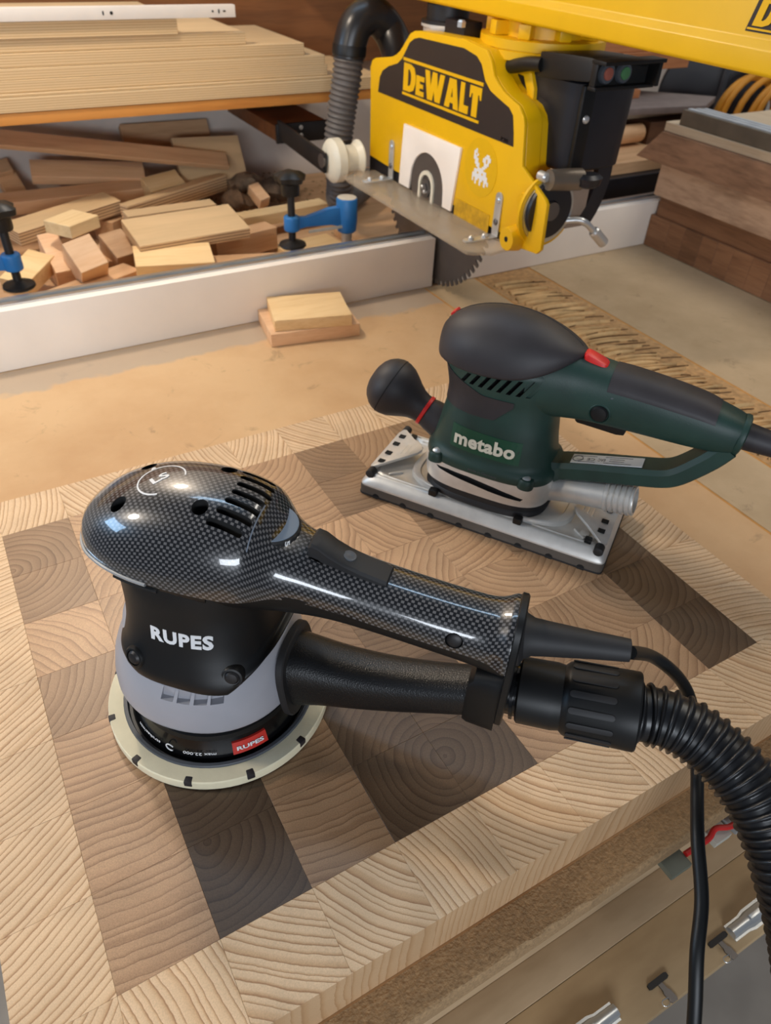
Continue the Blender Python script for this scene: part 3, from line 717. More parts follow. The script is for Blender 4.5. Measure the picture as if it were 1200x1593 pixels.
# ================================================================ shelf, plywood stack, backboard
sh = thing('wall_shelf', 'long orange-brown shelf board on the back wall under the plywood stack', 'shelf', (0.2, 1.28, 0.193))
b2(-0.35, 0.79, 1.152, 1.415, 0.196, 0.212).build('shelf_board', M['shelf'], sh, world=True, bevel=0.0008)
b2(-0.35, 0.79, 1.30, 1.418, 0.170, 0.196).build('support_batten', M['backb'], sh, world=True, smooth=False)
bb = b2(-0.6, 1.5, 1.405, 1.419, 0.214, 0.62).build('backboard', M['backb'], smooth=False); tag(bb, 'brown wooden backboard on the wall behind the plywood stack', 'panel')
STK = [(.213, .2325, 0.80, 1.150, 'bottom plywood board of the stack on the shelf, reaching furthest right'),
       (.2330, .2370, 0.715, 1.152, 'thin grey plywood sheet second from the bottom of the stack'),
       (.2375, .2535, 0.690, 1.156, 'third plywood board from the bottom of the stack'),
       (.2540, .2680, 0.686, 1.158, 'fourth plywood board from the bottom of the stack'),
       (.2685, .2860, 0.648, 1.160, 'fifth plywood board from the bottom, ending left of the one below'),
       (.2865, .3035, 0.545, 1.162, 'second plywood board from the top of the stack'),
       (.3040, .3245, 0.433, 1.158, 'top plywood board of the stack, shortest of all')]
for k, (z0, z1, xr, y0, lab) in enumerate(STK):
    o = box((0, 0, 0), (xr + 0.45, 0.22, z1 - z0)).build('plywood_board', M['ply_shelf'], bevel=0.0006, bseg=1); o.location = ((xr - 0.45) / 2, y0 + 0.11, (z0 + z1) / 2)
    tag(o, lab, 'board', 'plywood boards stacked on the shelf')
rl = thing('drawer_rail', 'white metal rail with slots lying on top of the plywood stack', 'rail', (0.1, 1.17, 0.3250))
prism([(1.152, .3252), (1.165, .3252), (1.165, .3262), (1.153, .3262), (1.153, .3405), (1.165, .3405), (1.165, .3415), (1.152, .3415)], (-0.45, 0, 0), Y, Z, X, 0.977).build('rail_channel', M['rail'], rl, world=True, bevel=0.0003)
for x, wd, hh in ((.323, .0022, .0062), (.335, .0046, .0046), (.490, .003, .003), (.500, .0022, .0062), (.509, .005, .0025)):
    prism([(wd / 2 * math.cos(t) * 1.0, hh / 2 * math.sin(t)) for t in [2 * PI * q / 16 for q in range(16)]], (x, 1.1515, .3335), X, Z, Y, 0.0012).build('slot', M['blk_hole'], rl, world=True, smooth=False)

# ================================================================ stack of walnut boards at the right
def board(name, lab, m, x0, x1, y0, y1, z0, z1, cat='board', grp='walnut boards stacked on the saw table', axis=None):
    o = box((0, 0, 0), (x1 - x0, y1 - y0, z1 - z0)).build(name, M[m], bevel=0.001, bseg=1); o.location = ((x0 + x1) / 2, (y0 + y1) / 2, (z0 + z1) / 2)
    return tag(o, lab, cat, grp)
wb = thing('glued_panel', 'bottom reddish walnut panel of the right-hand stack, glued from strips', 'board', (1.33, 0.47, 0.0005), 0, 'walnut boards stacked on the saw table')
ys = [0.774, 0.726, 0.690, 0.652, 0.618, 0.584, 0.545, 0.508, 0.470, 0.430, 0.38, 0.33, 0.27, 0.20]
for a, b_ in zip(ys, ys[1:]):
    o = box((0, 0, 0), (0.32, a - b_ - 0.0004, 0.0545)).build('strip', M['waln1'], wb, bevel=0.0004, bseg=1); o.location = (1.322 - 1.33, (a + b_) / 2 - 0.47, 0.0278)
board('walnut_board', 'second walnut board from the bottom of the right-hand stack, set back and dark', 'waln1', 1.168, 1.46, 0.22, 0.768, .0555, .0895)
board('walnut_board', 'pale brown walnut board in the middle of the right-hand stack with an arched figure', 'waln2', 1.158, 1.48, 0.22, 0.778, .0900, .1415)
# slanted end board
o = prism([(0.835, 0), (0.790, .049), (0.20, .049), (0.20, 0)], (0, 0, 0), Y, Z, X, 0.33).build('walnut_board', M['waln3'], bevel=0.001); o.location = (1.152, 0, .1420)
tag(o, 'dark walnut board with a slanted end near the top of the right-hand stack', 'board', 'walnut boards stacked on the saw table')
board('pale_board', 'thin pale board lying on the dark slanted walnut board', 'paleb', 1.158, 1.47, 0.22, 0.792, .1915, .2060)
se = thing('straightedge', 'aluminium straightedge on top of the right-hand board stack', 'straightedge', (1.18, 0.5, .2064))
b2(1.160, 1.205, 0.2, 0.765, .2064, .2290).build('bar', plain('dull_alu', (122, 114, 102), 0.45, metal=0.4), se, world=True, bevel=0.0008)
for k in range(3): b2(1.166 + k * .013, 1.175 + k * .013, 0.2, 0.760 - .004 * k, .2290, .2312).build('rib', plain('blue_lit_rib', (206, 214, 222), .35, metal=.25), se, world=True, bevel=0.0005)  # bluish white paints the cool light on the rib tops

# things behind the stack and the saw motor
board('brown_board', 'pale topped brown board behind the fence, right of the saw motor', 'brown', 1.00, 1.50, 0.90, 1.22, .088, .110, grp=None)
board('black_bar', 'black bar lying behind the fence under the pale topped board', 'motor', 0.98, 1.5, 0.885, 0.96, .046, .0875, cat='bar', grp=None)
tag(lathe((1.10, 0.995, .1285), (1, .02, .012), [(0, .017), (.001, .0175), (.228, .0175), (.229, .0165)], 24).build('dowel', M['brown']), 'round brown dowel behind the saw motor', 'dowel')
board('walnut_plank', 'dark walnut plank end beside the round dowel', 'waln4', 1.340, 1.50, .985, 1.14, .1105, .1515, grp=None)
board('walnut_plank', 'dark plank behind the round dowel', 'waln4', 1.0, 1.33, 1.10, 1.20, .1105, .1515, grp=None)
board('pine_batten', 'thin pale batten under the grey curved board', 'paleb', 1.18, 1.50, 1.02, 1.14, .1525, .1665, grp=None)
gb = prism([(1.02, 1.03), (1.20, 1.0), (1.46, 0.96), (1.56, 1.02), (1.44, 1.12), (1.2, 1.2), (1.02, 1.2)], (0, 0, .168), X, Y, Z, .012).build('grey_board', plain('grey_board', (128, 116, 112), 0.6), bevel=0.001)
tag(gb, 'curved dark grey board lying behind the walnut stack', 'board')
for k, (x1, z0, z1) in enumerate(((1.370, .180, .196), (1.345, .1965, .222), (1.42, .2225, .2290), (1.50, .2295, .262), (1.47, .2625, .295))):
    board('brown_plank', ('lowest', 'second', 'third, thin', 'fourth', 'top')[k] + ' of the orange-brown planks behind the push buttons', 'wood_or', 0.98, x1, 1.06 + .002 * k, 1.19, z0, z1, grp='orange-brown planks behind the saw')
# round drum and coiled air hose
dr = thing('cable_drum', 'black round drum behind the walnut stack, left of the yellow hose', 'drum', (1.75, 1.24, .02))
lathe((1.80, 1.22, .132), (-.78, -.62, .08), [(0, .12), (.004, .13), (.05, .13), (.054, .125)], 48).build('flange', M['motor'], dr, world=True)
lathe((1.80, 1.22, .132), (-.78, -.62, .08), [(-.012, .128), (-.010, .132), (.010, .132), (.012, .128)], 48).build('rim', plain('drum_rim', (150, 120, 100), 0.6), dr, world=True)
b2(1.738, 1.752, 1.150, 1.158, .03, .27).build('strap', M['grey_d'], dr, world=True)
hs = thing('air_hose', 'coil of yellow air hose hanging behind the walnut stack', 'hose', (1.75, 1.05, .15))
for k in range(6):
    cx, cy, R = 1.735 + .020 * k, 1.065 - .016 * k, .085 + .007 * ((k * 5) % 3)
    pts = [Vector((cx + R * math.cos(t) * .75, cy + R * math.cos(t) * -.35, .112 + R * 1.05 * math.sin(t))) for t in [2 * PI * q / 30 for q in range(31)]]
    tube(pts, .0078, 10).build('hose_loop', M['hoseyel'], hs, world=True)
b2(1.80, 1.815, .985, 1.02, .175, .205).build('red_tie', M['red'], hs, world=True, bevel=.003)
board('white_sheet', 'pale sheet edge behind the straightedge at the right edge of the frame', 'paleb', 1.62, 2.1, 0.74, 0.90, .160, .172, grp=None)

# ================================================================ radial arm saw
sw = thing('radial_arm_saw', 'yellow radial arm saw with its blade at the white fence', 'saw', (0.70, 0.80, 0.0))
ar = prism([(.713, .3700), (.703, .3712), (.7005, .374), (.7005, .3905), (.7065, .3975), (.7065, .505), (.80, .505), (.80, .370)], (0, -0.12, 0), X, Z, Y, 1.522).build('arm', M['yellow'], sw, world=True, bevel=0.0012)
AX = 0.7058
lb = prism([(.3435, .4015), (.1000, .4015), (.1000, .4300), (.3370, .4300)], (AX, 0, 0), Y, Z, X, 0.001).build('arm_label', M['saw_blk'], ar, world=True, smooth=False)


def saw_letters(parent, x, y_left, z0, h, wid, sh=0.0):
    """heavy block letters with a small e, reading towards -y, each cut as its own polygon"""
    D_o = [(0, 0), (.55, 0), (.85, .10), (1, .38), (1, .62), (.85, .90), (.55, 1), (0, 1)]
    D_i = [(.37, .20), (.47, .20), (.58, .28), (.63, .42), (.63, .58), (.58, .72), (.47, .80), (.37, .80)]
    GL = {'E': [[(0, 0), (1, 0), (1, .25), (.46, .25), (.46, .39), (.88, .39), (.88, .61), (.46, .61), (.46, .75), (1, .75), (1, 1), (0, 1)]],
          'W': [[(0, 1), (.18, 0), (.43, 0), (.5, .36), (.57, 0), (.82, 0), (1, 1), (.77, 1), (.68, .46), (.61, 1), (.39, 1), (.32, .46), (.23, 1)]],
          'A': [[(0, 0), (.27, 1), (.5, 1), (.5, .70), (.43, .38), (.5, .38), (.5, .18), (.39, .18), (.35, 0)], [(1, 0), (.65, 0), (.61, .18), (.5, .18), (.5, .38), (.57, .38), (.5, .70), (.5, 1), (.73, 1)]],
          'L': [[(0, 0), (1, 0), (1, .27), (.46, .27), (.46, 1), (0, 1)]],
          'T': [[(0, 1), (0, .60), (.10, .60), (.17, .75), (.27, .75), (.27, 0), (.73, 0), (.73, .75), (.83, .75), (.90, .60), (1, .60), (1, 1)]]}
    spec = [('D', .180, 1.0), ('E', .115, .70), ('W', .270, 1.0), ('A', .185, 1.0), ('L', .110, 1.0), ('T', .140, 1.0)]
    pos = 0.0; g = G()

    def P3(p, wf, hf, d): return (x - d, y_left - pos - p[0] * wf * wid * .95 - sh * p[1] * h * hf, z0 + p[1] * h * hf)
    for ch, wf, hf in spec:
        if ch == 'D':
            o, i_ = D_o, D_i; rr_ = [[P3(p, wf, hf, .0008) for p in o], [P3(p, wf, hf, .0008) for p in i_], [P3(p, wf, hf, 0) for p in i_], [P3(p, wf, hf, 0) for p in o]]
            loft(rr_ + [rr_[0]], False, True, g)
        else:
            for poly in GL[ch]:
                k = len(poly); g.add([P3(p, wf, hf, .0008) for p in poly] + [P3(p, wf, hf, 0) for p in poly], [tuple(range(k)), tuple(range(k, 2 * k))[::-1]] + [(q, (q + 1) % k, (q + 1) % k + k, q + k) for q in range(k)])
        pos += wf * wid
    return g.build('lettering', M['yellow'], parent, world=True, smooth=False)


saw_letters(lb, AX - .0001, .3375, .4060, .0210, .112, 0.22)
b2(AX - .0008, AX + .0002, .215, .3415, .4030, .4045).build('underline', M['yellow'], lb, world=True, smooth=False)
b2(AX - .0008, AX + .0002, .212, .3345, .4278, .4290).build('overline', M['yellow'], lb, world=True, smooth=False)

GUARD = [(.979, .150), (.981, .233), (.984, .277), (.978, .287), (.969, .291), (.918, .300), (.905, .305), (.895, .311), (.870, .335), (.860, .339), (.845, .341), (.737, .345), (.687, .340), (.675, .330), (.667, .316), (.657, .309), (.643, .302), (.610, .293), (.598, .283), (.594, .275), (.587, .230), (.535, .205), (.530, .200), (.527, .145), (.534, .138), (.546, .137), (.589, .131), (.60, .140), (.90, .147)]
gd = prism([p for p in GUARD if p[0] > .586] , (.684, 0, 0), Y, Z, X, .026).build('blade_guard', M['yellow'], sw, world=True, bevel=0.0035, bseg=3)
prism(GUARD, (.680, 0, 0), Y, Z, X, .0055).build('guard_face', M['yellow'], gd, world=True, bevel=0.0016, bseg=2)
GY, GZ = .77, .24
prism([(GY + (a - GY) * .975, GZ + (b - GZ) * .965) for a, b in GUARD if a > .586], (.7095, 0, 0), Y, Z, X, .024).build('guard_rear_shell', M['yellow'], gd, world=True, bevel=0.003, bseg=3)
prism([(.985, .10), (.985, .236), (.975, .236), (.60, .20), (.60, .128), (.70, .118), (.93, .10)], (.6835, 0, 0), Y, Z, X, .046).build('guard_skirt', M['motor'], gd, world=True, bevel=.001)
XF = .6800
LBL = [(.956, .2475), (.952, .268), (.944, .278), (.926, .2865), (.900, .294), (.888, .302), (.869, .324), (.858, .330), (.844, .333), (.735, .3355), (.706, .331), (.694, .324), (.683, .308), (.670, .299), (.653, .294), (.628, .288), (.618, .281), (.612, .262), (.609, .2475)]
lb2 = prism(LBL, (XF - .0006, 0, 0), Y, Z, X, .0012).build('guard_label', M['saw_blk'], gd, world=True, smooth=False)
saw_letters(lb2, XF - .0006, .880, .2635, .0350, .196, 0.0)
b2(XF - .0015, XF - .0005, .684, .8825, .3010, .3048).build('overline', M['yellow'], lb2, world=True, smooth=False)
b2(XF - .0015, XF - .0005, .686, .8820, .2578, .2612).build('underline', M['yellow'], lb2, world=True, smooth=False)
v, f = text_fit('720', .016, .0038, .01, .0002); G().add([(XF - .0010, .628 - p.x, .2515 + p.y) for p in v], f).build('model_text', M['yellow_d'], lb2, world=True, smooth=False)
# cream cover plate with arched opening, blade face and hub
arch = [(.7165, .2215), (.869, .2205), (.876, .134), (.846, .134)] + [(.797 + .046 * math.cos(t) * 1.0, .150 + .046 * math.sin(t)) for t in [PI * (0.04 + .92 * q / 18) for q in range(19)]] + [(.750, .134), (.728, .134)]
prism(arch, (XF - .0035, 0, 0), Y, Z, X, .0035).build('cover_plate', M['white_p'], gd, world=True, bevel=.0005)
prism(circ(.0455, 40, .797, .150), (XF - .0012, 0, 0), Y, Z, X, .0012).build('blade_face', M['steel_d'], gd, world=True, smooth=False)
ut = [(.0205 * math.cos(t), .022 * math.sin(t)) for t in [PI * q / 16 for q in range(17)]]
prism([(.797 + a, .150 + b) for a, b in [(.0205, -.02)] + ut + [(-.0205, -.02)]] + [(.797 + a * .74, .150 + b * .74) for a, b in [(-.0205, -.027)] + ut[::-1] + [(.0205, -.027)]], (XF - .0040, 0, 0), Y, Z, X, .003).build('hub_ring', M['nylon'], gd, world=True, smooth=False)
hb = lathe((XF - .0012, .797, .148), -X, [(0, .0135), (.003, .0135), (.0035, .008), (.007, .008), (.0075, .006)], 6).build('arbor_nut', M['steel_d'], gd, world=True, smooth=False)
for dy in (-.002, .004): lathe((XF - .004, .795 + dy, .146 + dy), -X, [(0, .0028), (.005, .0028), (.006, .0018)], 12).build('bolt', M['steel'], hb, world=True)
# round sticker with the white pixel creature emblem
stk = prism(circ(.0365, 44, .671, .2075), (XF - .0005, 0, 0), Y, Z, X, .0006).build('sticker', M['sticker'], gd, world=True, smooth=False)
CR = ["..#.........", ".##......##.", ".#.#....####", ".##....##.##", ".###...##.#.", "..##....###.", "..###...##..", "...##..##...", "....####....", "..########..", "..##.##.##..", ".##########.", ".##########.", ".#.##.##.###", ".#.#..#..#.#", "...#..#..#.."]
g = G(); px, pz = .0034, .00272
for r_, row in enumerate(CR):
    for c_, ch in enumerate(row):
        if ch == '#': b2(XF - .0009, XF - .0004, .6705 + (6 - c_ - 1) * px, .6705 + (6 - c_) * px, .2290 - (r_ + 1) * pz, .2290 - r_ * pz, g)
g.build('emblem', M['white'], stk, world=True, smooth=False)
b2(XF - .0006, XF, .638, .722, .131, .155).build('worn_label', M['yellow_d'], gd, world=True, smooth=False)
for by, bz, r_, h_ in ((.566, .191, .0135, .006), (.578, .145, .0150, .016)):
    bo = lathe((XF, by, bz), -X, [(-.001, r_ * 1.12), (h_ * .8, r_), (h_, r_ * .93)], 30).build('boss', M['yellow'], gd, world=True)
    lathe((XF - h_ + .0004, by, bz), -X, [(0, .0035), (.0006, .0035)], 16).build('bore', M['blk_hole'], bo, world=True, smooth=False)
# acrylic shield on two brackets
sp = prism([(.5805, .680), (.5745, .640), (.5905, .6125), (.930, .6125), (.9700, .622), (.9600, .680)], (0, 0, .1275), Y, X, Z, .0045).build('clear_shield', M['acryl'], sw, world=True, bevel=.0006)
for by, z1 in ((.905, .190), (.621, .190)):
    br = prism([(by - .007, .131)] + [(by + .007 * math.cos(t), z1 - .007 + .007 * math.sin(t)) for t in [PI * q / 10 for q in range(11)]][::1][0:0] + [(by - .007, z1 - .007)] + [(by - .007 * math.cos(t), z1 - .007 + .007 * math.sin(t)) for t in [PI * q / 10 for q in range(1, 10)]] + [(by + .007, z1 - .007), (by + .007, .131)], (XF - .0022, 0, 0), Y, Z, X, .002).build('bracket', M['steel'], sw, world=True, bevel=.0004)
    prism([(by - .007, XF), (by - .007, XF - .046), (by - .003, XF - .052), (by + .003, XF - .052), (by + .007, XF - .046), (by + .007, XF)], (0, 0, .1322), Y, X, Z, .002).build('bracket_foot', M['steel'], br, world=True, bevel=.0004)
    for zz in (.180, .152): lathe((XF - .002, by, zz), -X, [(0, .0042), (.0015, .0040), (.0028, .002)], 12).build('screw', M['steel_d'] if zz < .16 else M['steel'], br, world=True)
    for xx in (.018, .040): lathe((XF - xx, by, .134), Z, [(0, .0045), (.003, .0042), (.005, .0022)], 12).build('screw', M['steel'], br, world=True)
# blade with teeth
g = G(); bc = Vector((.695, .795, .1515)); nt_ = 72; rim = []
for k in range(nt_):
    a = 2 * PI * k / nt_
    for da, r_ in ((0, .142), (.018, .1415), (.032, .1395), (.040, .149), (.070, .1500)):
        rim.append((bc.y + r_ * math.cos(a + da), bc.z + r_ * math.sin(a + da)))
prism([(a, b) for a, b in rim], (.6938, 0, 0), Y, Z, X, .0024).build('saw_blade', M['steel_d'], sw, world=True, smooth=False)
lathe((.690, .795, .1515), X, [(0, .045), (.010, .045)], 30).build('blade_flange', M['steel_d'], sw, world=True)
# turret and carriage
lathe((.778, .70, .322), Z, [(0, .055), (.008, .078), (.009, .081), (.018, .081), (.019, .0795), (.0195, .0795), (.020, .081), (.030, .081), (.031, .074)], 56).build('turret', M['yellow'], sw, world=True)
for k in range(9):
    a = 2 * PI * k / 9 + .2
    box((.778 + .062 * math.cos(a), .70 + .062 * math.sin(a), .361), (.026, .016, .016), (Vector((math.cos(a), math.sin(a), 0)), Vector((-math.sin(a), math.cos(a), 0)), Z)).build('turret_lug', M['yellow'], sw, world=True, bevel=.002)
lathe((.778, .70, .352), Z, [(0, .058), (.019, .058)], 40).build('turret_core', M['yellow'], sw, world=True)
lathe((.700, .775, .353), Z, [(0, .006), (.006, .006), (.008, .004)], 6).build('turret_bolt', M['steel'], sw, world=True)
ca = lathe((.735, .860, .325), Z, [(0, .034), (.018, .034), (.0185, .037), (.022, .037)], 40).build('carriage', M['alu'], sw, world=True)
lathe((.735, .860, .347), Z, [(0, .037), (.004, .037), (.005, .030), (.023, .030)], 40).build('carriage_bearing', M['iron'], ca, world=True)
b2(.705, .735, .775, .822, .330, .358).build('carriage_block', M['motor'], ca, world=True, bevel=.002)
# yoke, motor, controls
yk = prism([(.655 - .01, .330), (.640, .326), (.628, .306), (.625, .275), (.628, .235), (.640, .235), (.638, .275), (.641, .300), (.652, .316), (.70, .318), (.70, .330)], (.715, 0, 0), Y, Z, X, .06).build('yoke', M['yellow'], sw, world=True, bevel=.002)
for k in range(7): b2(.722, .736, .612, .624, .250 + k * .0085, .2545 + k * .0085).build('cooling_fin', M['motor'], sw, world=True, bevel=.0006)
mo = loft([se_ring(.772, .625, z, a, b, 5.0, 40) for z, a, b in ((.224, .046, .068), (.228, .050, .072), (.322, .052, .074), (.326, .048, .070))]).build('motor', M['motor'], sw, world=True)
b2(.724, .742, .5475, .5535, .228, .322).build('cover_strip', M['blk'], mo, world=True, bevel=.001)
lathe((.7335, .5475, .287), -Y, [(0, .0048), (.002, .004), (.003, .002)], 12).build('screw', M['steel'], mo, world=True)
cx = loft([[(.706, .615, .322), (.800, .615, .320), (.800, .615, .346), (.706, .615, .348)], [(.704, .570, .326), (.792, .575, .322), (.794, .575, .349), (.704, .570, .352)], [(.700, .520, .332), (.775, .520, .326), (.785, .515, .352), (.705, .515, .3545)]]).build('control_box', M['blk'], sw, world=True, bevel=.0015)
b2(.7060, .7845, .5165, .5205, .3280, .3510).build('button_recess', M['blk_hole'], cx, world=True, smooth=False)
b2(.6985, .7905, .497, .519, .3505, .3545, b2(.7000, .7025, .510, .519, .3270, .3505, b2(.7835, .7890, .500, .519, .3270, .3505, b2(.6985, .7880, .506, .519, .3250, .3285)))).build('button_hood', M['blk'], cx, world=True, bevel=.0008)
lathe((.7190, .519, .3405), -Y, [(0, .0105), (.006, .0105), (.0075, .0095)], 28).build('button_collar', M['grey_d'], cx, world=True)
lathe((.7190, .512, .3405), -Y, [(0, .0066), (.002, .0062), (.0025, .004)], 24).build('red_button', plain('faded_red', (150, 84, 70), 0.5), cx, world=True)
lathe((.7445, .519, .3400), -Y, [(0, .0105), (.006, .0105), (.0075, .0095)], 28).build('button_collar', M['grey_d'], cx, world=True)
lathe((.7445, .512, .3400), -Y, [(0, .0066), (.002, .0062), (.0025, .004)], 24).build('green_button', plain('faded_green', (70, 122, 80), 0.5), cx, world=True)
tube(smooth_path([(.715, .72, .316), (.708, .67, .324), (.707, .635, .332), (.708, .610, .335)], 6), .008, 14).build('control_cable', M['blk'], cx, world=True)
# bevel scale, knob, lever
lathe((.708, .562, .182), -Y, [(0, .0455), (.004, .0455)], 48).build('yellow_scale', M['yellow'], sw, world=True)
lathe((.708, .5575, .182), -Y, [(0, .0400), (.003, .0400)], 48).build('scale_rim', M['alu_b'], sw, world=True)
lathe((.706, .5540, .184), -Y, [(0, .0355), (.004, .0345), (.005, .013), (.003, .012)], 40).build('scale_dial', M['motor'], sw, world=True)
lathe((.706, .5490, .184), -Y, [(0, .012), (.003, .0115)], 24, cap=True).build('dial_ring', M['steel_d'], sw, world=True)
loft([[(.742, .556, z), (.772, .556, z), (.772 - (0.225 - z) * .3, .560, z), (.742, .560, z)] for z in (.155, .190, .226)]).build('motor_end_plate', plain('grey_end_plate', (150, 132, 118), 0.45, metal=0.3), sw, world=True)
pth = [(.792, .560, .232), (.793, .560, .215), (.790, .560, .195), (.783, .560, .175), (.772, .560, .158)]
tube(smooth_path(pth, 5), .0085, 4, sect=[(-1.4, -.5), (1.4, -.5), (1.4, .5), (-1.4, .5)]).build('motor_band', M['motor'], sw, world=True)
lathe((.690, .545, .224), (1, -.12, -.05), [(0, .012), (.030, .013), (.046, .013)], 22).build('lock_shaft', plain('shaft_grey', (120, 108, 94), 0.4, metal=.5), sw, world=True)
loft([se_ring(.742, .530, z, a, b, 2.0, 24) for z, a, b in ((.214, .010, .007), (.217, .016, .012), (.226, .018, .014), (.230, .012, .009))]).build('lock_knob', M['motor'], sw, world=True)
for dx in (0, .009): lathe((.688 + dx, .560, .226 - dx * .6), -Y, [(0, .006), (.012, .006), (.014, .004)], 14).build('bolt', M['steel'], sw, world=True)
tube(smooth_path([(.735, .556, .166), (.752, .546, .168), (.762, .540, .165), (.778, .537, .152)], 6), .0042, 12).build('lever_rod', M['steel'], sw, world=True)
lathe((.776, .537, .154), (.030, -.004, -.026), [(0, .0055), (.002, .0072), (.028, .0072), (.030, .005)], 18).build('lever_grip', M['steel'], sw, world=True)

# ---------------------------------------------------------------- dust hose with elbow, and roller bracket
dh = thing('dust_hose', 'ribbed grey-black dust hose with elbow arching behind the yellow guard', 'hose', (.65, 1.0, .0))
el = smooth_path([(.730, .988, .258), (.750, 1.018, .284), (.749, 1.048, .315), (.719, 1.05, .336), (.691, 1.05, .325), (.679, 1.05, .300), (.676, 1.05, .280)], 7)
tube(el, .0265, 26).build('elbow', plain('elbow_black', (34, 32, 32), .32), dh, world=True)
hp = resample(smooth_path([(.677, 1.05, .286), (.673, 1.05, .252), (.665, 1.053, .200), (.660, 1.056, .150), (.666, 1.06, .090), (.676, 1.08, .050), (.72, 1.12, .042), (.80, 1.19, .042)], 12), .0013)
tube(hp, lambda i, n_: .0236 + .0016 * math.sin(i * 2 * PI / 6.2), 24).build('ribbed_hose', plain('dust_hose_grey', (96, 90, 86), 0.5), dh, world=True)
lathe(hp[0], (el[-1] - el[-3]), [(-.012, .0268), (-.010, .0275), (.002, .0275), (.004, .026)], 26).build('hose_clamp', M['blk'], dh, world=True)
rb = thing('roller_bracket', 'black steel bracket with white nylon rollers left of the saw guard', 'bracket', (.62, 1.0, .15))
d = Vector((.012, -.25, -.075)).normalized()
sd = Vector((.25, .012, 0)).normalized()
box((.5985, 1.075, .1500), (.006, .190, .030), (X, Vector((0, 1, .06)).normalized(), Vector((0, -.06, 1)).normalized())).build('side_plate', M['iron'], rb, world=True, bevel=.001)
b2(.592, .70, 1.165, 1.172, .132, .164).build('cross_plate', M['iron'], rb, world=True, bevel=.001)
for sx_, sz_ in ((.615, .154), (.640, .156), (.640, .143)): lathe((sx_, 1.165, sz_), -Y, [(0, .004), (.002, .003)], 12).build('screw', M['steel'], rb, world=True)
lathe((.594, .988, .147), X, [(0, .011), (.004, .010), (.006, .006)], 18).build('axle_bolt', M['steel_d'], rb, world=True)
lathe((.604, .985, .146), X, [(0, .020), (.004, .030), (.008, .0335), (.022, .0335), (.026, .028), (.028, .022), (.048, .021), (.056, .028), (.058, .028)], 40).build('nylon_roller', M['nylon'], rb, world=True)
b2(.592, .70, 1.172, 1.418, .136, .160).build('wall_batten', M['backb'], rb, world=True, smooth=False)

# ================================================================ random orbital sander (front), local mm: x along the handle, z up
K = 0.001
def interp(tab, x):
    if x <= tab[0][0]: return tab[0][1:]
    for a, b in zip(tab, tab[1:]):
        if x <= b[0]:
            t = (x - a[0]) / (b[0] - a[0]); t2 = t * t * (3 - 2 * t) * .35 + t * .65
            return tuple(p + (q - p) * t2 for p, q in zip(a[1:], b[1:]))
    return tab[-1][1:]


def crom(tab, x):
    """Catmull-Rom through a table of (x, values...)"""
    n_ = len(tab)
    if x <= tab[0][0]: return tab[0][1:]
    if x >= tab[-1][0]: return tab[-1][1:]
    for i in range(n_ - 1):
        if x <= tab[i + 1][0]:
            p0, p1, p2, p3 = tab[max(i - 1, 0)], tab[i], tab[i + 1], tab[min(i + 2, n_ - 1)]
            h = p2[0] - p1[0]; t = (x - p1[0]) / h; out = []
            for k in range(1, len(p1)):
                m1 = (p2[k] - p0[k]) / max(1e-6, p2[0] - p0[0]) * h; m2 = (p3[k] - p1[k]) / max(1e-6, p3[0] - p1[0]) * h
                out.append((2 * t**3 - 3 * t**2 + 1) * p1[k] + (t**3 - 2 * t**2 + t) * m1 + (-2 * t**3 + 3 * t**2) * p2[k] + (t**3 - t**2) * m2)
            return tuple(out)


PH = math.radians(-46)
ro = thing('orbital_sander', 'black carbon-patterned orbital sander with grey shroud and round cream pad on the board', 'sander', (0.1108, 0.151, T + 0.0002), PH)
# pad
PN = 96
rings = []
for h, r_ in ((0, 73.5), (1.2, 74.8), (1.6, 75), (8.2, 75), (9, 74.4), (9.2, 66), (9.0, 63.5), (5.5, 62.0), (5.0, 52)):
    rings.append([(r_ * math.cos(2 * PI * k / PN), r_ * math.sin(2 * PI * k / PN), h) for k in range(PN)])
pad = loft(rings).build('sanding_pad', M['cream'], ro, K)
for k in range(12):
    a = 2 * PI * k / 12 + .18; u = Vector((math.cos(a), math.sin(a), 0)); v = Vector((-u.y, u.x, 0))
    box(u * 73.0 + Z * 6.8, (4.8, 5.2, 4.8), (u, v, Z)).build('edge_notch', M['soft'], pad, K, bevel=.8)
lathe((0, 0, 0), Z, [(0, 74.4), (1.1, 74.6)], 72).build('backing_line', M['blk'], pad, K)
lathe((0, 0, 4.5), Z, [(0, 65), (5.2, 65), (6.2, 64.4), (6.3, 62.4), (2, 61.6)], 72).build('grey_ring', M['grey_d'], ro, K)
dish = lathe((0, 0, 5), Z, [(0, 60), (3, 59.6), (6, 58), (20, 53), (25, 52.2), (38, 51)], 72).build('backing_plate', M['blk_gloss'], ro, K)
lathe((0, 0, 22), Z, [(0, 53.2), (1, 54.6), (5, 54.0), (6, 52), (22, 51)], 64).build('skirt_seal', M['blk'], ro, K)
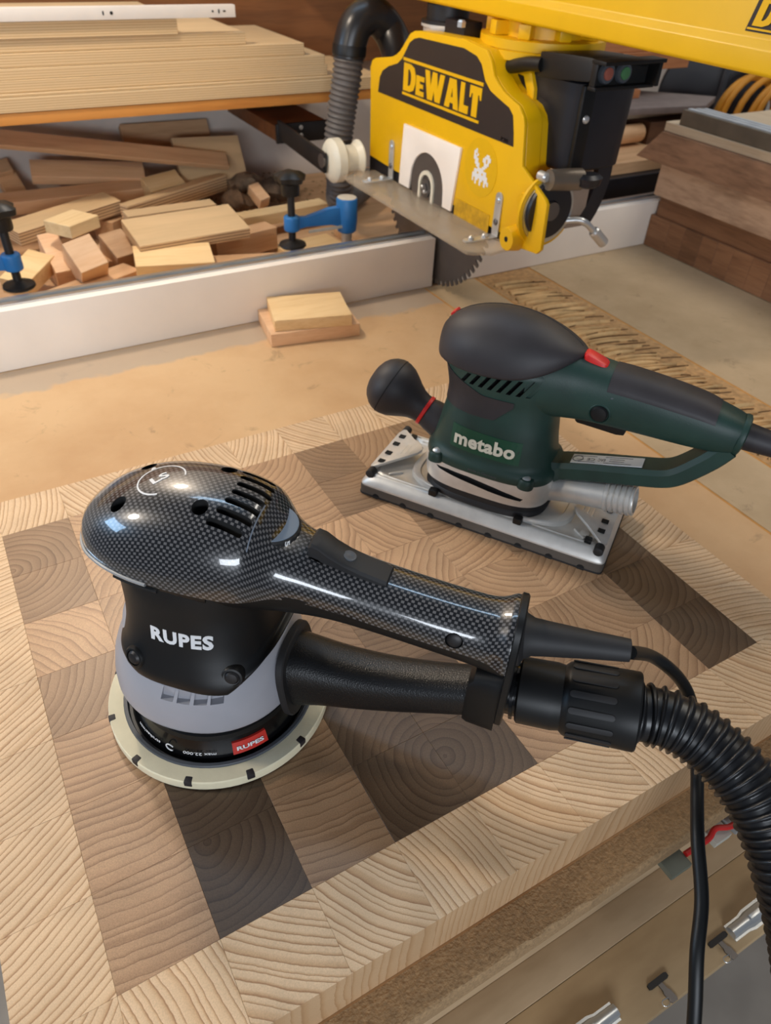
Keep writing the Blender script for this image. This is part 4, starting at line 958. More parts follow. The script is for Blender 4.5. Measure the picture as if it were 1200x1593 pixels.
# text round the backing plate
def ring_text(s, size, a_mid, z0, r0, r1, parent, m, flip=1, off=0.0, name='ring_text'):
    v, f, wd, ht = text_geo(s, size, off, .12)
    out = []
    for p in v:
        a = a_mid + flip * p.x / r0; zz = z0 + flip * p.y * .55
        rr = r0 + (zz - z0) * (r1 - r0) / 10 + .25 + (p.z * .6)
        out.append((rr * math.cos(a), rr * math.sin(a), zz))
    return G().add(out, f).build(name, m, parent, K, smooth=False)
AC = math.atan2(-266.7, 180) # towards the camera, local
ring_text('max 22.000', 4.6, AC - .36, 14.2, 58.2, 54.0, dish, M['white'], -1)
ring_text('strokes/min', 4.6, AC - 1.02, 14.2, 58.2, 54.0, dish, M['white'], -1)
v = []
tube([Vector((58.4 * math.cos(AC - .70 + .05 * math.cos(t)), 58.4 * math.sin(AC - .70 + .05 * math.cos(t)), 14.4 + 3.2 * math.sin(t))) for t in [0.6 + 4.6 * q / 14 for q in range(15)]], .45, 6).build('rotation_arrow', M['white'], dish, K)
aL = AC + .20
g = G(); rows = []
for zz in (11.2, 19.6):
    rows.append([(((59.6 - (zz - 8) * .357) + .9) * math.cos(aL + d_), ((59.6 - (zz - 8) * .357) + .9) * math.sin(aL + d_), zz) for d_ in [(-.5 + q / 8) * .40 for q in range(9)]])
inner = [[(p[0] * .97, p[1] * .97, p[2]) for p in rw] for rw in rows]
loft([rows[0], rows[1], inner[1], inner[0], rows[0]], False, False, g); rlab = g.build('red_label', M['red_label'], dish, K, smooth=False)
ring_text('RUPES', 6.6, aL, 15.4, 58.2, 54.6, rlab, M['white'], 1, .03, 'label_text')
# grey shroud
srings = []
for h, a_ in ((39.5, 58.4), (38.6, 59.2), (39.5, 60.0), (42, 60.6), (52, 60.2), (64, 58.0), (73, 54.8), (80, 51.0), (92, 48.6), (96, 46)):
    srings.append(se_ring(-1, 0, h, a_, a_ - .8, 2.15, 84))
shr = loft(srings).build('shroud', M['shroud'], ro, K, angle=50)
cut_ = G()
for a in [AC + q for q in (-.58, -.40, -.22, -.05, .52, .68, .84, 1.0, 1.16)]:
    u = Vector((math.cos(a), math.sin(a), 0)); v = Vector((-u.y, u.x, 0)); hh = 73 if a < AC + .3 else 86
    w1, w2 = 3.9, 2.9
    base = Vector((0, 0, hh - 8)) + u * 53
    pts = [(-w1 - 1.5, 0), (w1 - 1.5, 0), (w1 + 1.5, 14), (-w1 + 1.5, 14)]
    V_ = [base + v * p + Z * q for p, q in pts] + [base + u * 14 + v * p + Z * q for p, q in pts]
    cut_.add(V_, [(0, 3, 2, 1), (4, 5, 6, 7), (0, 1, 5, 4), (1, 2, 6, 5), (2, 3, 7, 6), (3, 0, 4, 7)])
cut(shr, cut_)
# black body (z-loft) with flat-ish sides
BT = [(75.0, 46.5, 51.0, 53.4, 2.9, 7), (77, 47.4, 52.2, 54.6, 2.9, 7), (82, 47.2, 51.8, 54.2, 2.9, 6.5), (90, 45.8, 48.5, 51.4, 2.8, 5), (100, 45.0, 45.0, 47.8, 2.7, 3.5), (110, 45.0, 43.6, 45.2, 2.6, 2.5), (122, 46, 43.6, 43.5, 2.4, 1.2), (134, 49, 45.0, 42.2, 2.3, .5), (142, 54, 50, 41, 2.2, 0), (147.5, 56, 53, 40.0, 2.15, 0)]
rings = []
for q in range(37):
    z = 75 + (147.5 - 75) * q / 36; a, a2, b, p, xo = crom(BT, z)
    rings.append(se_ring(xo, 0, z, a, b, p, 96, a2))
# the lower rim rises towards the handle side
for ri in range(0, 9):
    k_ = 1 - ri / 9
    rings[ri] = [(x, y, z + k_ * (16.0 * max(0, min(1, (x - 36) / 16)) + 5.0 * max(0, min(1, (-x - 20) / 14)))) for x, y, z in rings[ri]]
body = loft(rings).build('motor_housing', M['blk'], ro, K, angle=50)
bv = bvh_of(body)
# text
v, f = text_fit('RUPES', 37, 9.4, .042, .12, 0, 1.12)
GXY = -PI / 2 + .05
un = Vector((math.cos(GXY), math.sin(GXY), 0)); uu = Vector((-un.y, un.x, 0))
pv = project([(p.x * 1e-3, p.y * 1e-3, p.z * 1e-3) for p in v], bv, (uu * 7.0 + Z * 110.5) * K, uu, Z, un, .0002, .12)
G().add(pv, f).build('maker_text', M['white'], body, 1.0, smooth=False)
# screws in bosses
for sx_, sy in ((-21, -47), (38, -45), (38, 45), (-21, 47)):
    u = Vector((.25 if sx_ > 0 else -.25, 1 if sy > 0 else -1, 0)).normalized(); c = Vector((sx_, sy, 86)) - u * (4.5 if sx_ < 0 else 7.0)
    dn = (u * 1.0 + Z * .30).normalized()
    bo = lathe(c, dn, [(0, 7.8), (6.5, 7.2), (8, 6.2), (8.2, 5.0), (6.8, 4.9)], 28).build('screw_boss', M['blk'], body, K)
    sc_ = lathe(c, dn, [(5, 4.5), (7.6, 4.5), (8.8, 3.2), (9.1, 1)], 22).build('screw', M['iron'], bo, K)
# carbon cover
CT = [(-66.5, 0.4, 146.5, 148.5), (-65.6, 8.5, 146.6, 154), (-62, 17.5, 146.8, 160.5), (-55, 26.3, 147, 167.5), (-45, 32.6, 147.2, 174.5), (-32, 37.4, 147.4, 181), (-16, 40.4, 147.5, 186), (0, 41.4, 147.5, 188.6), (14, 41.2, 147.3, 189.4), (26, 40.2, 146.8, 189), (36, 38.4, 146, 187.4), (43, 36.2, 145.4, 185), (47, 33.8, 144.8, 181.6), (51, 30.8, 144.2, 175.6), (55, 27.8, 143.7, 170.2), (61, 24.8, 142.8, 166.0), (70, 22.4, 141.4, 162.6), (82, 20.8, 139.4, 158.8), (98, 19.5, 136.6, 155), (120, 19.0, 133.4, 151.6), (145, 18.8, 130.2, 148.8), (168, 18.9, 127.8, 147.2), (176, 19.6, 127, 147.6), (181, 21.6, 126.4, 149.6), (184.5, 23.4, 126, 151.4), (186.5, 23.4, 126, 151.4)]
xs = [-66.5, -66.2, -65.6, -64, -62, -59, -55, -50, -45, -39] + [-32 + 4 * q for q in range(17)] + [36, 38, 40, 42, 43.5, 45, 46.5, 48, 49.5, 51, 53, 55, 58] + [61 + 4 * q for q in range(29)] + [177, 179, 181, 183, 184.5, 186.5]
NR = 56; rings = []; uvs = []; su = 0; prev = None
for x in xs:
    b, zs, zt = crom(CT, x); ring = []; h = zt - zs
    pts = [(-b * (1 - .0), zs - 2.5 * min(1, b / 20))]
    for q in range(NR + 1):
        t = PI * q / NR; p = 2.25
        cx_, sx_ = math.cos(t), math.sin(t)
        pts.append((-b * abs(cx_) ** (2 / p) * (1 if cx_ > 0 else -1), zs + h * abs(sx_) ** (2 / p)))
    pts.append((b, zs - 2.5 * min(1, b / 20)))
    ring = [(x, y, z) for y, z in pts]
    arc = [0.0]
    for i in range(1, len(pts)): arc.append(arc[-1] + math.hypot(pts[i][0] - pts[i - 1][0], pts[i][1] - pts[i - 1][1]))
    mid = arc[len(arc) // 2]
    if prev is not None: su += math.hypot(x - prev[0], (zt - prev[1]))
    prev = (x, zt)
    rings.append(ring); uvs += [(su, a - mid + 300) for a in arc]
g = loft(rings, True, True); g.uv = uvs
cover = g.build('carbon_cover', M['carbon'], ro, K, angle=50)
cv = bvh_of(cover)
cutg = G()
for r_ in range(7):   # vent slots across the back of the dome
    y = (-3 + r_) * 7.0 - 1.0; xc = 37.5 - .010 * y * y
    zt = crom(CT, xc)[2] - .012 * y * y
    sl = [(xc + dx, dy) for dx, dy in [(7.8 + 1.9 * math.cos(t), y + 1.9 * math.sin(t)) for t in [-PI / 2 + PI * q / 8 for q in range(9)]] + [(-7.8 + 1.9 * math.cos(t), y + 1.9 * math.sin(t)) for t in [PI / 2 + PI * q / 8 for q in range(9)]]]
    dep = 4.0
    prism(sl, (0, 0, zt - dep - abs(y) * .42), X, Y, Z, 40, cutg)
for hx, hy in ((17, 18), (17, -16.5), (-31, 13.5), (-31, -19)):
    zz = crom(CT, hx)[2] - .5 * (hy / 18) ** 2 * 6
    lathe((hx, hy, zz - 8), Z, [(0, 4.5), (30, 4.5)], 26, cutg)
    lathe((157, -40, 141), (0, 1, -.30), [(0, 4.9), (28, 4.9)], 22, cutg) if hx == 17 and hy > 0 else None
prism([(73, -8.5), (97, -8.5), (97, 8.5), (73, 8.5)], (0, 0, 158), X, Y, Z, 40, cutg)
cut(cover, cutg, M['blk_hole'])
lathe((157, -17.0, 133.5), (0, -1, .30), [(-6, 4.2), (0, 4.2), (.6, 3.2), (.8, 1)], 20).build('handle_screw', M['iron'], cover, K)
# painted glint on the crease behind the vents, logo ring and emblem strokes on the dome
lg = [(-14 + 13 * math.cos(t), -1 + 13 * math.sin(t)) for t in [.35 + 4.7 * q / 40 for q in range(41)]]
def drape(pts, wd, name, m, parent, lift=.00018):
    g_ = G(); A, B = [], []
    for i, (x, y) in enumerate(pts):
        a = pts[max(0, i - 1)]; b = pts[min(len(pts) - 1, i + 1)]; dx, dy = b[0] - a[0], b[1] - a[1]; L = math.hypot(dx, dy); nx, ny = -dy / L * wd / 2, dx / L * wd / 2
        A.append(((x + nx) * K, (y + ny) * K)); B.append(((x - nx) * K, (y - ny) * K))
    PA = project(A, cv, (0, 0, 0), X, Y, Z, lift, .4); PB = project(B, cv, (0, 0, 0), X, Y, Z, lift, .4)
    PA2 = [p - Z * .0006 for p in PA]; PB2 = [p - Z * .0006 for p in PB]
    loft([PA, PB, PB2, PA2, PA], False, False, g_)
    return g_.build(name, m, parent, 1.0, smooth=False)
drape(lg, .9, 'logo_ring', M['white'], cover)
for sft in (0, ):
    v, f = text_fit('LS', 10, 6.2, .03, .1)
    ca_, sa_ = math.cos(.9), math.sin(.9)
    pv = project([((p.x * ca_ - p.y * sa_ - 15) * K, (p.x * sa_ + p.y * ca_ - 1) * K, p.z * K) for p in v], cv, (0, 0, 0), X, Y, Z, .0002, .4)
    G().add(pv, f).build('logo_text', M['white'], cover, 1.0, smooth=False)
lathe((-24.5, 8.6, crom(CT, -24.5)[2] - 1.6), Z, [(0, 1.5), (1.0, 1.5)], 16).build('logo_dot', M['white'], cover, K, smooth=False)
drape([(46, -26 + 2 * q) for q in range(14)], .5, 'glint_line', plain('crease_glint', (120, 128, 140), .3), cover)  # pale blue ribbon paints the light caught along the crease
# thumb wheel: a flat disc standing proud of the slope behind the vents
dax = Vector((.10, 0, 1)).normalized()
wl = G(); ux, uy = Vector((dax.z, 0, -dax.x)), Y; dc = Vector((47.0, 1.5, 163.6)); rg = []
for h_, r_, kn in ((0, 15.2, 0), (.8, 16.2, 1), (5.6, 16.2, 1), (6.6, 15.4, 0)):
    rg.append([dc + dax * h_ + (ux * math.cos(2 * PI * k / 96) + uy * math.sin(2 * PI * k / 96)) * (r_ + (.35 if kn and k % 4 < 2 else 0)) for k in range(96)])
loft(rg, True, True, wl); wl.build('speed_dial', M['blk_soft'], ro, K)
lathe(dc + dax * 6.4, dax, [(0, 15.3), (.5, 15.1)], 60).build('dial_face', M['dial'], ro, K)
v, f = text_fit('5', 3.6, 3.0, .02, .1)
a5 = -.62; n5 = Vector((math.cos(a5), math.sin(a5), 0)); t5 = Vector((-n5.y, n5.x, 0))
G().add([dc + dax * 3.2 + n5 * (16.75 + p.z) + t5 * p.y - dax * p.x for p in v], f).build('dial_number', M['white'], ro, K, smooth=False)
# switch
rings = []
for x, zt in ((72.5, 168.3), (74, 169.6), (78, 168.6), (84, 164.4), (92, 160.6), (102, 157.4), (112, 155.2), (116, 153.8), (116.6, 152.2)):
    w_ = 7.9 if x < 115 else 7.2
    rings.append([(x, -w_, zt - 9), (x, -w_, zt - 1.8), (x, -w_ * .82, zt - .3), (x, 0, zt + .25), (x, w_ * .82, zt - .3), (x, w_, zt - 1.8), (x, w_, zt - 9)])
swt = loft(rings).build('slide_switch', M['blk_soft'], ro, K, angle=40)
lathe((93, 0, 159.0), (.25, 0, 1), [(0, 4.0), (1.8, 3.6), (2.0, 2.6), (1.6, 1)], 22).build('switch_dimple', M['grey_d'], swt, K)
# rear rim flange and silver strip
def rimring(scale, z0, off=0.0):
    out = []
    for sgn in (1, -1):
        xsq = [-66.5, -66, -65, -62, -58, -52, -45, -36, -26, -14, 0, 14, 26]
        seq = xsq if sgn > 0 else xsq[::-1]
        for x in seq:
            if x == -66.5 and sgn < 0: continue
            b = crom(CT, x)[0]; out.append((x * scale + off, sgn * b * scale, z0))
    return out
fl = loft([rimring(.90, 136), rimring(.955, 139), rimring(.985, 142.2), rimring(.995, 145.0)]).build('rim_flange', M['blk'], ro, K)
A = []
for x, s in [(26, 1), (0, 1), (-26, 1), (-45, 1), (-58, 1), (-65, 1), (-66.5, 0), (-65, -1), (-62, -1), (-58, -1), (-52, -1), (-45, -1), (-36, -1), (-26, -1), (-16, -1), (-8, -1)]:
    A.append(Vector((x * 1.006, s * crom(CT, x)[0] * 1.008, 145.2)))
tube(smooth_path(A, 4), 1.15, 8).build('silver_strip', M['steel'], fl, K)
tube([Vector((x, -crom(CT, x)[0] * .985, 141.5)) for x in (-30, -24, -18, -12, -6, -2)], 1.3, 8).build('rim_slot', M['blk_hole'], fl, K)
# handle underside
HB = [(10, 40.0, 147, 24), (30, 36.5, 146.4, 26), (45, 31.0, 145.2, 26.5), (60, 25, 143.2, 26), (75, 21.6, 140.8, 23.5), (90, 19.8, 138, 20.5), (110, 19.0, 134.8, 18.5), (140, 18.7, 130.8, 17.5), (165, 18.7, 128, 18), (186, 19.5, 126, 20)]
rings = []
for q in range(45):
    x = 10 + 4 * q; b, zs, dp = crom(HB, x); rg = []
    for k in range(27):
        t = PI * k / 26; rg.append((x, b * math.cos(t) * 1.004, zs - .5 - dp * abs(math.sin(t)) ** .8))
    rings.append(rg)
loft(rings).build('handle_underside', M['blk'], ro, K, angle=50)
# end plate and bracket down to the dust tube
def srect(cy, cz, a, b, p, x, n_=36): return [(x, cy + a * (abs(math.cos(t)) ** (2 / p)) * (1 if math.cos(t) > 0 else -1), cz + b * (abs(math.sin(t)) ** (2 / p)) * (1 if math.sin(t) > 0 else -1)) for t in [2 * PI * k / n_ for k in range(n_)]]
ep = loft([srect(0, 108, 20, 45, 3.2, 186.4), srect(0, 108, 21, 46, 3.2, 187.0), srect(0, 108, 21, 46, 3.2, 190.0), srect(0, 108, 20, 45, 3.2, 190.8)]).build('end_plate', M['blk'], ro, K)
loft([srect(0, 78, 14.5, 20, 4, 168), srect(0, 80, 16, 23, 4, 171), srect(0, 82, 17.5, 26, 4, 186.6)]).build('tube_bracket', M['blk'], ro, K)
# dust tube
TT = [(58, 49.5, 20.5, 25), (66, 51, 19.5, 23.5), (80, 53, 18.2, 20.5), (100, 55.5, 16.8, 18.2), (125, 60.5, 15.4, 16.2), (150, 67.5, 14.2, 14.8), (172, 74.5, 13.6, 14.2)]
rings = []
for q in range(31):
    x = 56 + 116 * q / 30; zc, wy, wz = crom([(t[0],) + t[1:] for t in TT], x); rings.append(srect(0, zc, wy, wz, 2.7, x, 48))
loft(rings).build('dust_tube', M['blk_tex'], ro, K, angle=50)
loft([[(p[0] - (p[2] - 50) * .10 + dx, p[1] * sc_, 50 + (p[2] - 50) * sc_) for p in srect(0, 50, 25, 30, 3, 57, 44)] for dx, sc_ in ((-1.5, .97), (-.8, 1), (2.6, 1), (3.4, .97))]).build('tube_flange', M['blk_soft'], ro, K)
# cord strain relief and cord
lathe((188, 0, 131), (1, .02, .13), [(0, 17), (3, 16.4), (5, 12.5), (9, 10.4), (16, 9.6), (40, 7.4), (57, 6.2), (58.5, 6.0), (59, 4)], 30).build('strain_relief', M['blk_soft'], ro, K)
cpw = [ro.matrix_basis @ Vector((246 * K, 0, 138.4 * K))] + [Vector(p) for p in [(0.309, -0.0221, 0.1634), (0.3233, -0.027, 0.15), (0.336, -0.0324, 0.1339), (0.3416, -0.0394, 0.1198), (0.3367, -0.0518, 0.1078), (0.325, -0.067, 0.101), (0.3123, -0.0809, 0.0949), (0.2991, -0.0956, 0.0892), (0.2844, -0.1165, 0.0769), (0.2685, -0.132, 0.0663), (0.2583, -0.1471, 0.0488), (0.2477, -0.1654, 0.0214), (0.2329, -0.1915, -0.0164), (.225, -.21, -.10), (.222, -.22, -.30), (.222, -.24, -.60), (.24, -.27, -.82), (.30, -.33, -.855), (.60, -.50, -.855)]]
tube(smooth_path(cpw, 8), .0037, 12).build('power_cord', M['blk'], ro, world=True)

# vacuum hose clipped to the dust outlet
vh = thing('vacuum_hose', 'black corrugated vacuum hose with ribbed cuff running off the right edge', 'hose', tuple(ro.matrix_basis @ Vector((.2, 0, .086))), PH)
LO = Vector((200, 0, 86))
def hb_(g_): g_.v = [tuple(Vector(p) - LO) for p in g_.v]; return g_
cd = (1, -.01, .115)
hb_(lathe((190, 0, 85), cd, [(0, 15), (3, 15), (3.2, 17.4), (5, 17.4), (5.2, 15.5), (8, 15.5)], 40)).build('collar_ring', M['blk_gloss'], vh, K)
hb_(lathe((196.5, 0, 85.8), cd, [(0, 17.6), (1.2, 19.0), (20, 19.2), (25, 18.4), (28, 18.8)], 44)).build('cuff_sleeve', M['blk'], vh, K)
cf = hb_(lathe((221, 0, 88.6), cd, [(0, 18.6), (2, 20.4), (4, 21.2), (28, 21.6), (29, 21.9), (40, 22.0), (41, 21.2), (41.2, 17)], 60)).build('cuff_grip', M['blk'], vh, K)
xd, yd, dd = frame(cd)
for k in range(15):
    a = 2 * PI * k / 15; rd = xd * math.cos(a) + yd * math.sin(a); td = dd.cross(rd)
    c = Vector((221, 0, 88.6)) + dd * 16 + rd * 21.2
    hb_(prism([(-10.5 + 1.9 * math.cos(t), 1.9 * math.sin(t)) for t in [PI / 2 + PI * q / 6 for q in range(7)]] + [(10.5 + 1.9 * math.cos(t), 1.9 * math.sin(t)) for t in [-PI / 2 + PI * q / 6 for q in range(7)]], c, dd, td, rd, .9)).build('grip_rib', M['blk_soft'], cf, K, bevel=.4)
hp = smooth_path([Vector(p) - LO for p in [(255, 0, 92.0), (262.8, 0, 92.2), (271.3, .5, 92.6), (281.4, -.9, 93), (292.6, -3.9, 91.6), (304.1, -9.1, 89), (316.3, -17, 85.2), (327.1, -26.1, 79.3), (336.6, -36.1, 70.4), (344.8, -47.8, 60.5), (353.7, -60.7, 47.3), (363.5, -77.4, 28.8), (374.9, -100.7, .5), (391.6, -134.3, -48.8), (402, -155, -120), (408, -168, -230), (418, -185, -560), (440, -215, -830), (500, -270, -888), (700, -420, -889)]], 12)
hp = resample(hp, .62)
def hrad(i, n_):
    ph = (i % 9) / 9.0
    return 15.3 + 2.2 * (max(0, math.sin(ph * 2 * PI)) ** .6)
tube(hp, hrad, 34).build('corrugated_hose', M['hose'], vh, K, angle=60)

# ================================================================ sheet sander (behind), local mm
PM = math.radians(-56)
ss = thing('sheet_sander', 'dark green sheet sander with black grips and silver rectangular plate on the board', 'sander', (0.406, 0.235, T + 0.0002), PM)
def rr(a, b, z, p=14, cx=0, cy=0, n_=64): return se_ring(cx, cy, z, a, b, p, n_)
pf = loft([rr(115, 46.5, 0, 30), rr(116, 47.5, .6, 30), rr(116, 47.5, 9.5, 30), rr(115.5, 47, 10, 30)]).build('foam_pad', plain('pad_foam_grey', (84, 76, 68), .8, bump=.3, bscale=700), ss, K, angle=40)
for k in range(8):
    for sy in (-1, 1):
        lathe((-98 + k * 28, sy * 47.0, 1.2), (0, sy, 0), [(0, 3.4), (.9, 3.4)], 14).build('pad_hole', M['blk_hole'], pf, K, smooth=False)
    if k > 5: continue
    prism([(-116 + 1, 0), (116, 0), (116, 1), (-115, 1)], (0, 0, 0), X, Z, Y, .01) if False else None
loft([rr(116.4, 47.9, 0, 30), rr(116.5, 48.0, 1.2, 30), rr(116.4, 47.9, 1.5, 30)]).build('sandpaper', M['blk_soft'], ss, K, smooth=False)
pl = loft([rr(115.5, 47, 9.6, 26), rr(115.8, 47.2, 10.2, 26), rr(115.6, 47, 12, 26), rr(110.5, 41, 19.2, 20), rr(108.8, 39.5, 20.2, 18), rr(107.2, 38.2, 20.2, 18), rr(106.4, 37.4, 19.2, 18), rr(105, 36.2, 19.2, 18), rr(104, 35.4, 20.2, 16), rr(102.4, 34.2, 20.0, 16), rr(101, 33, 18.6, 14), rr(80, 30, 18.6, 8)]).build('base_plate', M['alu'], ss, K, angle=45)
loft([rr(78, 37.8, 18.4, 3.0), rr(77, 37.2, 23.0, 3.0), rr(75.5, 36.4, 23.8, 3.0), rr(70, 35.6, 23.8, 3.0), rr(69, 35.2, 22.6, 3.0), rr(60, 34, 22.6, 3.0)]).build('raised_ring', M['alu'], pl, K)
for sx_ in (-1, 1):
    for sy in (-1, 1): box((sx_ * 88, sy * 27, 19.5), (14, 2.2, 2), (Vector((.75, sx_ * sy * .65, 0)).normalized(), Vector((-sx_ * sy * .65, .75, 0)).normalized(), Z)).build('plate_rib', M['alu'], pl, K, bevel=.8)
    lathe((sx_ * 92, -sx_ * 24, 18.4), Z, [(0, 4.4), (1.6, 4.2), (2.0, 3.0)], 22).build('plate_dimple', M['alu'], pl, K)
# paper clamp levers at both ends
def lever(s):
    P_ = [(78, 1.0), (76, -6), (80, -13), (92, -22), (106, -35), (109.5, -36.5), (112.5, -31), (112.5, 31), (109, 34), (102, 28), (94, 19), (84, 8)]
    g_ = prism([(x * s, y * s) for x, y in P_], (0, 0, 23.0), X, Y, Z, 3.2)
    g_.v = [(x, y, z + max(0, (104 - abs(x)) * .16) - max(0, abs(x) - 106) * .5) for x, y, z in g_.v]
    lv = g_.build('clamp_lever', M['alu'], ss, K, bevel=.9)
    for yy in (-22, -8, 9, 24): b2(s * 104.5 - 3.0, s * 104.5 + 3.0, s * yy - 2.6, s * yy + 2.6, 25.6, 26.5).build('lever_slot', M['blk_hole'], lv, K, smooth=False)
    for k in range(3): tube([Vector((s * (84 + 4.4 * k), s * (-5.5 - 2 * k), 28.8 - .7 * k)), Vector((s * (84 + 4.4 * k), s * (4.5 + 1.4 * k), 28.8 - .7 * k))], 1.0, 8).build('lever_rib', M['alu'], lv, K)
    for yy in (-40, 38): lathe((s * 108, s * yy, 20.5), (0, 1, 0), [(-4.5, 3.2), (-4, 4.2), (4, 4.2), (4.5, 3.2)], 16).build('lever_pivot', M['blk_soft'], lv, K)
    b2(s * 97 - 3, s * 97 + 3, s * -33 - 3, s * -33 + 3, 19, 23).build('lever_spring', M['blk'], lv, K, bevel=.8)
lever(1); lever(-1)
# rubber boot and cast collar
CXB = -4
loft([rr(54, 37.5, 20, 3.2, CXB), rr(57.5, 39.5, 22, 3.2, CXB), rr(57.0, 39, 25, 3.2, CXB), rr(55, 37.5, 27, 3.2, CXB), rr(55, 37.6, 33, 3.2, CXB), rr(54, 37, 37, 3.2, CXB)]).build('rubber_boot', M['blk_soft'], ss, K)
for s in (-1, 1):
    b2(CXB + s * 40 - 4, CXB + s * 40 + 4, -44, -37, 20.5, 27).build('boot_lug', M['blk'], ss, K, bevel=1.5)
col = loft([rr(56.5, 38.5, 33.5, 3.4, CXB), rr(58, 39.8, 34.5, 3.4, CXB), rr(58.6, 40.4, 46, 3.4, CXB), rr(58, 40.0, 57, 3.4, CXB)]).build('cast_collar', M['alu'], ss, K)
cu = G(); prism([(-42 + CXB, 51.4), (-30 + CXB, 52.6), (-10 + CXB, 52.0), (15 + CXB, 49), (30 + CXB, 46.4), (40 + CXB, 43.6), (38 + CXB, 41.0), (10 + CXB, 43.2), (-15 + CXB, 46.4), (-39 + CXB, 49.4)], (0, -48, 0), X, Z, Y, 12, cu)
cut(col, cu, M['blk_hole'])
# green housing
HT = [(55.0, 57.0, 57.5, 39.5, 3.2), (56, 58.2, 58.8, 40.6, 3.2), (64, 58.0, 58.6, 40.4, 3.1), (66.5, 56.0, 57.0, 38.8, 3.0), (70, 53.5, 55.5, 37.2, 2.9), (78, 51.5, 53.5, 36.6, 2.8), (88, 50, 51.5, 36.0, 2.7), (98, 49, 50, 34.8, 2.6), (110, 48, 48, 33.0, 2.5), (122, 49, 48, 32.2, 2.4), (135, 51, 50.5, 33.2, 2.4), (146, 52, 53.5, 34.2, 2.3), (153, 51, 55, 34.2, 2.3), (158, 48, 53, 32, 2.2)]
rings = []
for q in range(53):
    z = 55 + 103 * q / 52; a, a2, b, p = crom(HT, z); rings.append(rr_ := se_ring(CXB, 0, z, a, b, p, 84, a2))
hs_ = loft(rings).build('green_housing', M['green'], ss, K, angle=50)
hbv0 = bvh_of(hs_)
cu = G()
for k in range(9):
    x0 = -35 + 7.9 * k; z0 = 135.5 + .10 * k; L = 9.5 + .95 * k
    prism([(x0, z0), (x0 + 3.6, z0), (x0 + 3.6 + L * .62, z0 + L), (x0 + L * .62, z0 + L)], (0, -48, 0), X, Z, Y, 22, cu)
cut(hs_, cu, M['blk_hole'])
# black side panel wrapping the front of the housing
def skin(poly_fn, name, m, parent, lift, us, vs, n0, cxy=(CXB, 0)):
    """patch over the housing: poly_fn(u,v)->(angle, z)"""
    out = []
    for u in us:
        row = []
        for v_ in vs:
            an, z = poly_fn(u, v_); dr = Vector((math.cos(an), math.sin(an), 0)); o_ = Vector((cxy[0], cxy[1], z)) * K
            h = hbv0.ray_cast(o_ + dr * .2, -dr, .3)[0]; h = h if h is not None else o_ + dr * .05
            row.append(h + dr * lift * K)
        out.append(row)
    g_ = G(); loft(out, False, False, g_)
    n_ = len(vs); nr = len(us)
    back = [[p - (p - Vector((cxy[0] * K, cxy[1] * K, p.z))).normalized() * (lift + .5) * K for p in r_] for r_ in out]
    loft(back, False, False, g_)
    loft([out[0], back[0]], False, False, g_); loft([out[-1], back[-1]], False, False, g_)
    loft([[r_[0] for r_ in out], [r_[0] for r_ in back]], False, False, g_); loft([[r_[-1] for r_ in out], [r_[-1] for r_ in back]], False, False, g_)
    return g_.build(name, m, parent, 1.0, angle=50)
def panel(u, v_):
    an = PI + (-1 + 2 * u) * 2.05            # from the far side round the front to the near side
    s_ = (u - .5) * 2; e = abs(s_)
    zlo = 108.5 + 2 * e * e + 14 * max(0, e - .80) / .2 ; zhi = 146 - 17.0 * min(1, e / .62) + 0.5 * max(0, e - .62)
    if zhi < zlo + .6: zhi = zlo + .6
    return an, zlo + (zhi - zlo) * v_
skin(panel, 'side_grip', M['soft'], hs_, .7, [q / 60 for q in range(61)], [q / 8 for q in range(9)], None)
# badge and lettering
bd = []
def flat_on(pts, zc, xc, lift, name, m, parent, faces):
    pv = project([(p[0] * K, p[1] * K, (p[2] if len(p) > 2 else 0) * K) for p in pts], hbv0, (xc * K, 0, zc * K), X, Z, -Y, lift * K, .2)
    return G().add(pv, faces).build(name, m, parent, 1.0, smooth=False)
nx_ = 14
gpts = [(-31 + 62 * i / nx_, zz - .018 * (-31 + 62 * i / nx_)) for zz in (-10.5, 10.5) for i in range(nx_ + 1)]
gf = [(i, i + 1, i + nx_ + 2, i + nx_ + 1) for i in range(nx_)]
bdg = flat_on([(x, z, 0) for x, z in gpts], 85, -5, .35, 'badge', M['green_l'], hs_, gf)
mdb = bdg.modifiers.new('s', 'SOLIDIFY'); mdb.thickness = .0005
# slab lower-case lettering
v, f = text_fit('metabo', 54, 13.0, .036, .12, 0, 1.05)
flat_on([(p.x, p.y, p.z) for p in v], 85.5, -5.5, .75, 'maker_text', M['cream_print'], hs_, f)
v, f = text_fit('made in Germany', 26, 3.0, .0, .08)
for i, p in enumerate(v): v[i] = Vector((p.x, p.y, p.z))
flat_on([(p.x, p.y - .02 * p.x, p.z) for p in v], 60, -2, .15, 'origin_text', M['grey_d'], hs_, f)
for sx_, ang in ((-47, 0), (35, 0)):
    for sy in (-1, 1):
        bl = loft([se_ring(sx_, sy * 34.2, z, a, a, 2.4, 24) for z, a in ((56, 7.0), (61, 6.8), (64.2, 6.2), (65, 5.4))]).build('screw_lug', M['green'], hs_, K)
        lathe((sx_, sy * 35.0, 64.2), (0, sy * .3, 1), [(0, 3.8), (1.2, 3.6), (1.8, 2.6), (2.0, .5)], 18).build('screw', M['steel'], bl, K)
